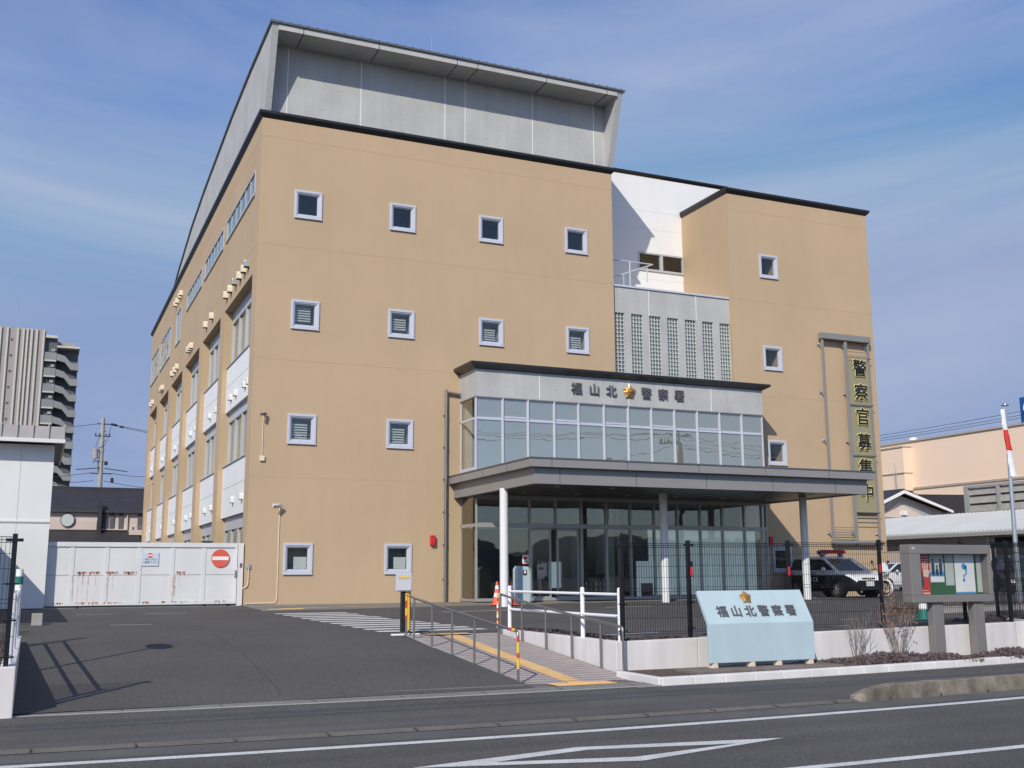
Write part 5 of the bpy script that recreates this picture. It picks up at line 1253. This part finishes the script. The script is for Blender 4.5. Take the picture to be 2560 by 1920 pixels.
# flagpole and furled flag
t = thing('flagpole', 'tall silver flagpole with a flat round cap in the yard planting', 'flagpole', (18.4, -12.9, .0))
mb = MB(); mb.tube((18.38, -12.9, -.05), (18.44, -12.9, 5.5), .075, 14, r2=.035); mb.tube((18.38, -12.9, -.05), (18.38, -12.9, .06), .14, 14); mb.build('pole', M['steelb'], t)
mb = MB(); mb.lathe([(.0, 0), (.10, .0), (.11, .02), (.07, .06), (0, .075)], (18.45, -12.9, 5.48), 16); mb.build('cap', M['steelb'], t, smooth=True)
t = thing('flag', 'limp white flag with a red middle hanging on the flagpole', 'flag', (18.36, -12.9, 3.5))
mb = MB(); k = 26; rnd = random.Random(4)
prev = None
for i in range(k+1):
    z = 5.36-i*(5.36-3.5)/k; c = 18.26+.21*(i/k)**1.4; wd = .045+.045*math.sin(min(1, i/k*1.2)*math.pi*.6)+.01*math.sin(i*1.3)
    ring = [(c+wd*math.cos(a)*(1+.25*math.sin(3*a+i*.2)), -12.98+.05*math.sin(a), z) for a in [2*math.pi*q/12 for q in range(12)]]
    if prev:
        for q in range(12): mb.poly([prev[q], prev[(q+1) % 12], ring[(q+1) % 12], ring[q]], 1 if 4.15 < z < 4.72 else 0)
    prev = ring
mb.poly(prev, 0); mb.build('cloth', [M['rustyw'], M['flagr']], t, smooth=True)
# ------------------------------------------------------------------ vehicles
def loft(mb, secs, mi=lambda i, j: 0, close=True):
    b = len(mb.v); n = len(secs[0])
    for s_ in secs: mb.v += [tuple(p) for p in s_]
    for i in range(len(secs)-1):
        for j in range(n-1 if not close else n):
            k = (j+1) % n
            mb.f.append((b+i*n+j, b+i*n+k, b+(i+1)*n+k, b+(i+1)*n+j)); mb.m.append(mi(i, j))
    if close:
        for e in (0, len(secs)-1): mb.f.append(tuple(b+e*n+q for q in range(n))); mb.m.append(mi(0, 0))
def car(name, lab, cat, L_, Wd, Ht, low, upp, loc, rz, hood=.92, belt=.92, suv=False, two_tone=True, grp='parked cars', zsplit=.60):
    """local: nose towards +x, z up, origin on the ground in the middle"""
    t = thing(name, lab, cat, loc, rz, group=grp)
    w = Wd/2; f = L_/2
    # lower body: stations along x (x, half width, bottom, belt height)
    st = [(-f, .80, .42, .78), (-f+.06, .93, .28, .90), (-f+.35, .98, .22, belt), (-f+1.0, 1.0, .20, belt), (f-1.35, 1.0, .20, belt), (f-.95, .99, .20, hood-.01), (f-.45, .95, .22, hood-.10), (f-.14, .86, .26, hood-.22), (f-.01, .70, .34, .60)]
    secs = []
    for x, k, zb, zt in st:
        q = w*k; zm = zb+(zt-zb)*.55; zs = min(zsplit, zt-.05)
        secs.append([(x, -q*.88, zb), (x, q*.88, zb), (x, q*.99, zb+.12), (x, q, zs-.04), (x, q, zs), (x, q*.985, zt-.06), (x, q*.88, zt), (x, -q*.88, zt), (x, -q*.985, zt-.06), (x, -q, zs), (x, -q, zs-.04), (x, -q*.99, zb+.12)])
    mb = MB()
    def mi(i, j):
        if not two_tone: return 0
        if j in (5, 6, 7): return 1 if i < 8 else 0
        if j in (4, 8): return 1 if i < 6 else 0
        return 0
    loft(mb, secs, mi); mb.build('body', [low, upp], t, bevel=.02, smooth=False)
    # cabin: glass shell with pillars and roof
    cb = [(-f+.14, .86, belt-.02), (-f+.40, .82, Ht-.10), (-f+1.0, .80, Ht), (f-1.95, .78, Ht-.02), (f-1.62, .78, Ht-.12), (f-.88, .86, hood-.03)]
    mb = MB()
    rf = [(x, w*k, z) for x, k, z in cb]
    def low_at(x): return belt-.03 if x < f-1.3 else hood-.05
    secs = [[(x, -w*.93, low_at(x)), (x, -k, z-.05), (x, -k+.12, z), (x, k-.12, z), (x, k, z-.05), (x, w*.93, low_at(x))] for x, k, z in rf]
    loft(mb, secs, lambda i, j: (2 if i == 4 else (2 if i == 0 else 1)) if j == 2 else (2 if j in (0, 4) else 1), close=False)
    mb.build('cabin', [low, upp, M['cglass']], t, bevel=.015)
    mb = MB()
    for s_ in (-1, 1):
        for x0, z0, x1, z1 in ((f-1.62, Ht-.12, f-.86, hood-.02), (-f+1.35, Ht-.06, -f+1.32, belt), (-f+.42, Ht-.12, -f+.2, belt)):
            mb.tube((x0, s_*(w*.78+.01), z0), (x1, s_*w*.92, z1), .035, 6)
        mb.tube((-f+.4, s_*w*.80, Ht-.08), (f-1.62, s_*w*.78, Ht-.11), .04, 6); mb.tube((-f+.2, s_*w*.94, belt), (f-.9, s_*w*.93, belt-.01), .03, 6)
    mb.build('pillar', upp, t)
    for s_ in (-1, 1):
        for x in (f-.78, -f+.72):
            mb = MB(); r = .30 if not suv else .35
            mb.lathe([(r*.62, -.09), (r*.95, -.10), (r, -.07), (r, .07), (r*.95, .10), (r*.62, .09)], (0, 0, 0), 26)
            wh = mb.build('wheel', M['tyre'], t); wh.data.transform(Matrix.Translation((x, s_*(w-.085), r)) @ Matrix.Rotation(R(90), 4, 'X'))
            mb = MB(); mb.lathe([(0, .085), (r*.14, .09), (r*.2, .07), (r*.5, .075), (r*.63, .095), (r*.63, -.08), (0, -.08)], (0, 0, 0), 26)
            for k in range(7):
                a = 2*math.pi*k/7; mb.box(-.022, .022, 0, .01, .07, .09) if False else mb.tube((0, 0, .082), (r*.58*math.cos(a), r*.58*math.sin(a), .086), .022, 6)
            rm = mb.build('rim', M['rim'], wh); rm.data.transform(Matrix.Translation((x, s_*(w-.085), r)) @ Matrix.Rotation(R(90)*s_*-1 if s_ < 0 else R(-90), 4, 'X'))
            mb = MB(); mb.tube((x, s_*(w-.22), r+.02), (x, s_*(w+.004), r+.02), r+.05, 24); mb.build('wheel_arch', M['blackp'], t)
        mb = MB(); mb.ball((f-.30, s_*w*.70, .70 if not suv else .82), .12, 10, 7, sc=(1.5, .9, .75)); mb.build('headlight', M['headl'], t, smooth=True)
        mb = MB(); mb.ball((f-1.32, s_*(w+.10), belt+.06), .1, 10, 6, sc=(.55, 1, .75)); mb.tube((f-1.3, s_*w*.92, belt), (f-1.3, s_*(w+.05), belt+.03), .025, 6); mb.build('door_mirror', upp, t, smooth=True)
        mb = MB()
        for x in (f-2.35, -f+1.25): mb.box(x-.09, x+.09, s_*(w-.005), s_*(w+.022), .74, .775)
        mb.build('door_handle', upp, t)
    mb = MB(); mb.box(f-.02, f+.025, -.165, .165, .40, .56); mb.build('number_plate', M['plate'], t)
    mb = MB(); mb.box(f-.06, f-.0, -w*.5, w*.5, .26, .37); mb.box(f-.13, f-.04, -w*.35, w*.35, .62, .69); mb.build('grille', M['blackp'], t, bevel=.01)
    return t
pc = car('police_car', 'black and white police car with a red light bar parked in front of the tower', 'police car', 3.72, 1.68, 1.49, M['cblack'], M['cwhite'], (21.15, -2.25, .06), R(-90), hood=.96, belt=.94, grp='vehicles in the yard', zsplit=.79)
mb = MB(); mb.prism([(-.55, 1.58), (.55, 1.58), (.62, 1.64), (.5, 1.71), (-.5, 1.71), (-.62, 1.64)], 0, -.22, .02)
lb = mb.build('light_bar', M['beacon'], pc, bevel=.02)
mb = MB()
for y in (-.42, .42): mb.box(-.2, 0, y-.05, y+.05, 1.47, 1.58)
mb.box(-.14, .06, -.62, -.3, 1.53, 1.585); mb.build('bar_foot', M['greyp'], lb)
rotm = Matrix.Rotation(R(180), 4, 'Z')
# local frame: nose +x; the right-hand flank is at -y, its reading direction runs from tail to nose
fm = Matrix.Translation((-.35, -.848, .62)) @ Matrix.Rotation(R(90), 4, 'X')
text('lettering', 'POLICE', .20, M['posterw'], fm, pc, .003, .004, sx=1.5)
fm2 = Matrix.Translation((-.35, -.848, .845)) @ Matrix.Rotation(R(90), 4, 'X')
text('lettering', '広島県警察', .12, M['letter'], fm2, pc, .003, .004, sx=1.4)
text('number', '福山北', .085, M['red'], Matrix.Translation((.35, -.848, .36)) @ Matrix.Rotation(R(90), 4, 'X'), pc, .003, .003)
mb = MB(); mb.box(1.79, 1.86, -.09, .09, .63, .70); mb.build('emblem', M['gold'], pc, bevel=.01)
car('white_car', 'white hatchback parked sideways behind the tan tower corner', 'car', 4.1, 1.70, 1.5, M['cwhite'], M['cwhite'], (34.9, 9.3, .0), R(180), hood=.95, belt=.95, two_tone=False, grp='vehicles in the yard')
car('black_car', 'black tall car parked before the dark warehouse doorway', 'car', 4.4, 1.8, 1.78, M['cblack'], M['cblack'], (39.2, 5.8, .0), R(-135), hood=1.1, belt=1.06, suv=True, two_tone=False, grp='vehicles in the yard')
car('black_car', 'dark car with bright headlamps parked beyond the flagpole', 'car', 4.3, 1.75, 1.5, M['cblack'], M['aptg'], (39.6, 2.6, .0), R(-150), hood=.95, belt=.95, two_tone=True, grp='vehicles in the yard')
# motorcycle
t = thing('motorcycle', 'white police motorcycle parked beside the police car under the tall sign', 'motorcycle', (22.95, -2.3, .065), R(-90), group='vehicles in the yard')
for x in (.66, -.66):
    mb = MB(); wheel_ring(mb, (x, 0, .30), (0, 1, 0), .25, .055, 26); w_ = mb.build('wheel', M['tyre'], t)
    mb = MB(); wheel_ring(mb, (x, 0, .30), (0, 1, 0), .19, .02, 24); mb.tube((x, -.05, .3), (x, .05, .3), .06, 12)
    for k in range(6): a = math.pi*k/3; mb.tube((x, 0, .3), (x+.19*math.cos(a), 0, .3+.19*math.sin(a)), .014, 5)
    mb.build('rim', M['rim'], w_)
mb = MB(); mb.path([(.66, -.08, .30), (.46, -.08, .85)], .025, 8); mb.path([(.66, .08, .30), (.46, .08, .85)], .025, 8); mb.path([(-.66, .08, .3), (-.1, .1, .42)], .03, 8); mb.path([(-.66, -.08, .3), (-.1, -.1, .42)], .03, 8); mb.box(-.25, .3, -.14, .14, .22, .60); mb.build('frame', M['letter'], t, bevel=.03)
mb = MB(); mb.ball((.15, 0, .78), .2, 12, 8, sc=(1.5, .8, .75)); mb.build('fuel_tank', M['cwhite'], t, smooth=True)
mb = MB(); mb.ball((-.38, 0, .76), .2, 12, 6, sc=(1.9, .7, .35)); mb.build('seat', M['blackp'], t, smooth=True)
mb = MB(); mb.prism([(.44, .72), (.62, .70), (.72, .88), (.60, 1.10), (.46, 1.28), (.43, 1.0)], 1, -.2, .2); mb.build('fairing', M['cwhite'], t, bevel=.05)
mb = MB(); mb.ball((.70, 0, .86), .10, 10, 6); mb.build('headlight', M['headl'], t, smooth=True)
mb = MB(); mb.path([(.30, -.36, .98), (.42, 0, 1.0), (.30, .36, .98)], .018, 6)
for s_ in (-1, 1): mb.tube((.38, s_*.26, 1.0), (.40, s_*.38, 1.22), .012, 6); mb.ball((.40, s_*.39, 1.26), .07, 8, 6, sc=(.4, 1, .8))
mb.build('handlebar', M['blackp'], t)
for s_ in (-1, 1):
    mb = MB(); mb.box(-.85, -.40, s_*.16, s_*.36, .50, .80); mb.build('pannier', M['cwhite'], t, bevel=.03)
mb = MB(); mb.lathe([(.27, -.05), (.31, -.04), (.31, .04), (.27, .05)], (0, 0, 0), 20); fd = mb.build('mudguard', M['cwhite'], t); fd.data.transform(Matrix.Translation((.66, 0, .31)) @ Matrix.Rotation(R(90), 4, 'X') @ Matrix.Scale(1, 4))
cone_at(12.16, -15.75, gz(12.1, -15.75), 'dark green and white traffic cone behind the notice board fence', M['greend'], 1.0, 'red and white traffic cones')
# ------------------------------------------------------------------ person with a backpack
def skinned(name, verts, edges, radii, mats, pick, parent=None, loc=(0, 0, 0), extra=None, sub=2):
    me = bpy.data.meshes.new(name); me.from_pydata(verts, edges, [])
    o = bpy.data.objects.new(name, me); COL.objects.link(o)
    sm = o.modifiers.new('skin', 'SKIN'); sb = o.modifiers.new('sub', 'SUBSURF'); sb.levels = sub; sb.render_levels = sub
    if not me.skin_vertices:
        bm = bmesh.new(); bm.from_mesh(me); bm.verts.layers.skin.verify(); bm.to_mesh(me); bm.free()
    for i, r in enumerate(radii):
        me.skin_vertices[0].data[i].radius = r if isinstance(r, tuple) else (r, r)
        me.skin_vertices[0].data[i].use_root = (i == 0)
    bpy.context.view_layer.update(); dg = bpy.context.evaluated_depsgraph_get()
    m2 = bpy.data.meshes.new_from_object(o.evaluated_get(dg)); bpy.data.objects.remove(o, do_unlink=True)
    m2.materials.clear()
    for q in mats: m2.materials.append(q)
    for p_ in m2.polygons: p_.material_index = pick(p_.center); p_.use_smooth = True
    m2.name = name
    ob = bpy.data.objects.new(name, m2); COL.objects.link(ob); ob.location = loc
    if parent: ob.parent = parent
    return ob
t = thing('person', 'person in a black jacket and trousers walking past the parked cars', 'person', (31.0, -1.3, 0), R(-12))
# local: walking towards +x
V = [(0, 0, .93), (.01, 0, 1.12), (.03, 0, 1.32), (.04, 0, 1.44), (.06, 0, 1.52), (.09, 0, 1.60), (.09, 0, 1.69),
     (0, .10, .88), (.16, .10, .50), (.20, .10, .09), (.33, .10, .045), (0, -.10, .88), (-.10, -.10, .49), (-.34, -.10, .16), (-.26, -.10, .05),
     (.03, .19, 1.40), (-.10, .24, 1.13), (.02, .24, .90), (.05, .235, .83), (.03, -.19, 1.40), (.06, -.24, 1.14), (.24, -.22, .98), (.30, -.21, .95), (.17, 0, 1.585)]
E_ = [(0,1),(1,2),(2,3),(3,4),(4,5),(5,6),(0,7),(7,8),(8,9),(9,10),(0,11),(11,12),(12,13),(13,14),(3,15),(15,16),(16,17),(17,18),(3,19),(19,20),(20,21),(21,22),(5,23)]
RD = [(.15,.12), (.145,.11), (.16,.12), (.11,.09), .055, .085, .075, .095, .065, .048, .038, .095, .065, .048, .038, .075, .052, .038, .034, .075, .052, .038, .034, .022]
skinned('body', V, E_, RD, [M['cloth'], M['skin'], M['blackp']], lambda c: 1 if c.z > 1.50 or (c.z < .92 and abs(c.y) > .20) or (c.x > .25 and c.z > .8) else (2 if c.z < .10 else 0), t)
mb = MB()
for (hx, hy, hz, dx, dz) in ((.05, .235, .82, .02, -1), (.31, -.21, .945, .9, -.35)):
    for k in range(4): mb.tube((hx, hy-.03+.02*k, hz), (hx+dx*.05, hy-.03+.02*k, hz+dz*.055-.004*abs(k-1.5)), .0085, 6, r2=.007); mb.tube((hx+dx*.05, hy-.03+.02*k, hz+dz*.055), (hx+dx*.05+.02, hy-.03+.02*k, hz+dz*.085), .007, 6, r2=.006)
    mb.tube((hx+.01, hy-.035, hz+.03), (hx+.045, hy-.045, hz), .009, 6)
mb.build('finger', M['skin'], t)
mb = MB(); mb.ball((.065, 0, 1.655), .098, 14, 9, sc=(1.0, .9, .95)); mb.build('hair', M['blackp'], t, smooth=True)
mb = MB()
for s_ in (-1, 1): mb.ball((.165, s_*.032, 1.615), .012, 6, 4)
mb.box(.160, .172, -.022, .022, 1.548, 1.556); mb.build('eye', M['blackp'], t)
bt = thing('backpack', 'grey blue backpack on the back of the walking person', 'backpack', (31.0, -1.3, 0), R(-12))
mb = MB(); mb.ball((-.27, 0, 1.18), .2, 14, 10, sc=(.8, .95, 1.35)); mb.ball((-.40, 0, 1.05), .13, 10, 8, sc=(.7, 1, 1.0)); mb.build('pack', M['bag'], bt, smooth=True)
for s_ in (-1, 1):
    mb = MB(); mb.path([(-.12, s_*.10, 1.40), (.05, s_*.12, 1.47), (.16, s_*.13, 1.30), (.05, s_*.16, 1.05), (-.15, s_*.12, 1.0)], .016, 6); mb.build('strap', M['bag'], bt)

# ------------------------------------------------------------------ plants
def bare_shrub(x, y, z, lab, hgt, seed, n, lean=0, leaves=0):
    t = thing('bare_shrub', lab, 'shrub', (x, y, z), group='leafless shrubs in the planting bed')
    r = random.Random(seed); mb = MB(); lf = MB()
    def grow(p, d, ln, rad, lev):
        steps = 3
        for s_ in range(steps):
            d2 = (d+Vector((r.uniform(-.2, .2), r.uniform(-.2, .2), r.uniform(-.02, .12)))).normalized(); q = p+d2*ln/steps
            mb.tube(p, q, rad, 5, r2=rad*.82, caps=False); rad *= .82; p = q; d = d2
            if lev < 3 and r.random() < .75:
                side = Vector((r.uniform(-1, 1), r.uniform(-1, 1), r.uniform(.2, .9))).normalized()
                grow(p, (d*.75+side*.65).normalized(), ln*r.uniform(.35, .6), rad*.62, lev+1)
            if leaves and p.z > z+hgt*.35 and r.random() < leaves:
                a = Vector((r.uniform(-1, 1), r.uniform(-1, 1), r.uniform(-1, .3))).normalized()*r.uniform(.025, .05); b = a.orthogonal().normalized()*.018
                lf.poly([p, p+a*.5+b, p+a, p+a*.5-b])
        if lev < 3:
            for k in range(2):
                side = Vector((r.uniform(-1, 1), r.uniform(-1, 1), r.uniform(.3, 1))).normalized(); grow(p, (d+side*.5).normalized(), ln*.45, rad*.7, lev+1)
    for k in range(n):
        a = 2*math.pi*k/n+r.uniform(-.3, .3); sp = r.uniform(.15, .55)
        grow(Vector((x+.05*math.cos(a), y+.03*math.sin(a), z)), Vector((sp*math.cos(a)+lean, sp*math.sin(a)*.6, 1)).normalized(), hgt*r.uniform(.5, .8), .009, 1)
    mb.build('branch', M['twig'], t)
    if leaves: lf.build('foliage', M['leafr'], t)['kind'] = 'stuff'
bare_shrub(8.05, -18.25, -.68, 'small leafless shrub right of the pale blue name board', .70, 21, 9)
bare_shrub(9.12, -18.15, -.68, 'taller leafless shrub with brown leaves left of the notice board legs', 1.05, 5, 11, leaves=.3)
def heath(name, areas, seed, mats, lab=None):
    r = random.Random(seed); mb = MB()
    for (x0, x1, y0, y1, zf, n, h) in areas:
        for i in range(n):
            u, v = r.random(), r.random(); x = x0+(x1-x0)*u; y = y0+(y1-y0)*v
            dome = (max(0, math.sin(math.pi*u))**.5)*(max(0, math.sin(math.pi*v))**.6)
            if r.random() > .25+dome: continue
            z0 = zf(x, y); top = h*dome*r.uniform(.35, 1.0)*(.7+.3*math.sin(x*5.1)*math.cos(y*4.3+x))
            c = Vector((x, y, z0+top*r.uniform(.3, 1)))
            mi = 0 if r.random() < .7 else 1
            for k in range(5):
                d = Vector((r.uniform(-1, 1), r.uniform(-1, 1), r.uniform(.0, 1.1))).normalized()*r.uniform(.03, .065); s_ = d.orthogonal().normalized()*r.uniform(.006, .013)
                mb.poly([c+s_, c-s_, c+d], mi)
                mb.poly([c+d*.3+s_*2.2, c+d*.3-s_*2.2, c+d*.8], mi)
    o = mb.build(name, mats, fix=False); o['kind'] = 'stuff'; return o
bz = lambda x, y: -.71
heath('ground_cover', [(7.0, 10.4, -19.05, -18.1, bz, 5200, .24), (10.9, 12.6, -18.9, -18.1, bz, 1800, .22), (11.6, 18.0, -18.9, -17.0, bz, 6000, .40), (6.6, 7.3, -18.4, -18.1, bz, 200, .1)], 2, [M['heath'], M['heath2']])
pz = lambda x, y: -.255
heath('ground_cover', [(3.38, 3.78, -17.8, -12.8, pz, 2600, .09), (3.4, 4.9, -17.82, -17.4, lambda x, y: -.26, 700, .10), (5.4, 12.2, -17.82, -17.4, lambda x, y: -.25, 2200, .10), (14.2, 24, -13.6, -12.3, lambda x, y: .03, 3500, .12), (12.4, 20, -17.0, -16.0, lambda x, y: -.10, 2200, .12), (-9, -6.4, -19.0, -12.1, lambda x, y: -.22, 2500, .22)], 8, [M['heath2'], M['heath']])
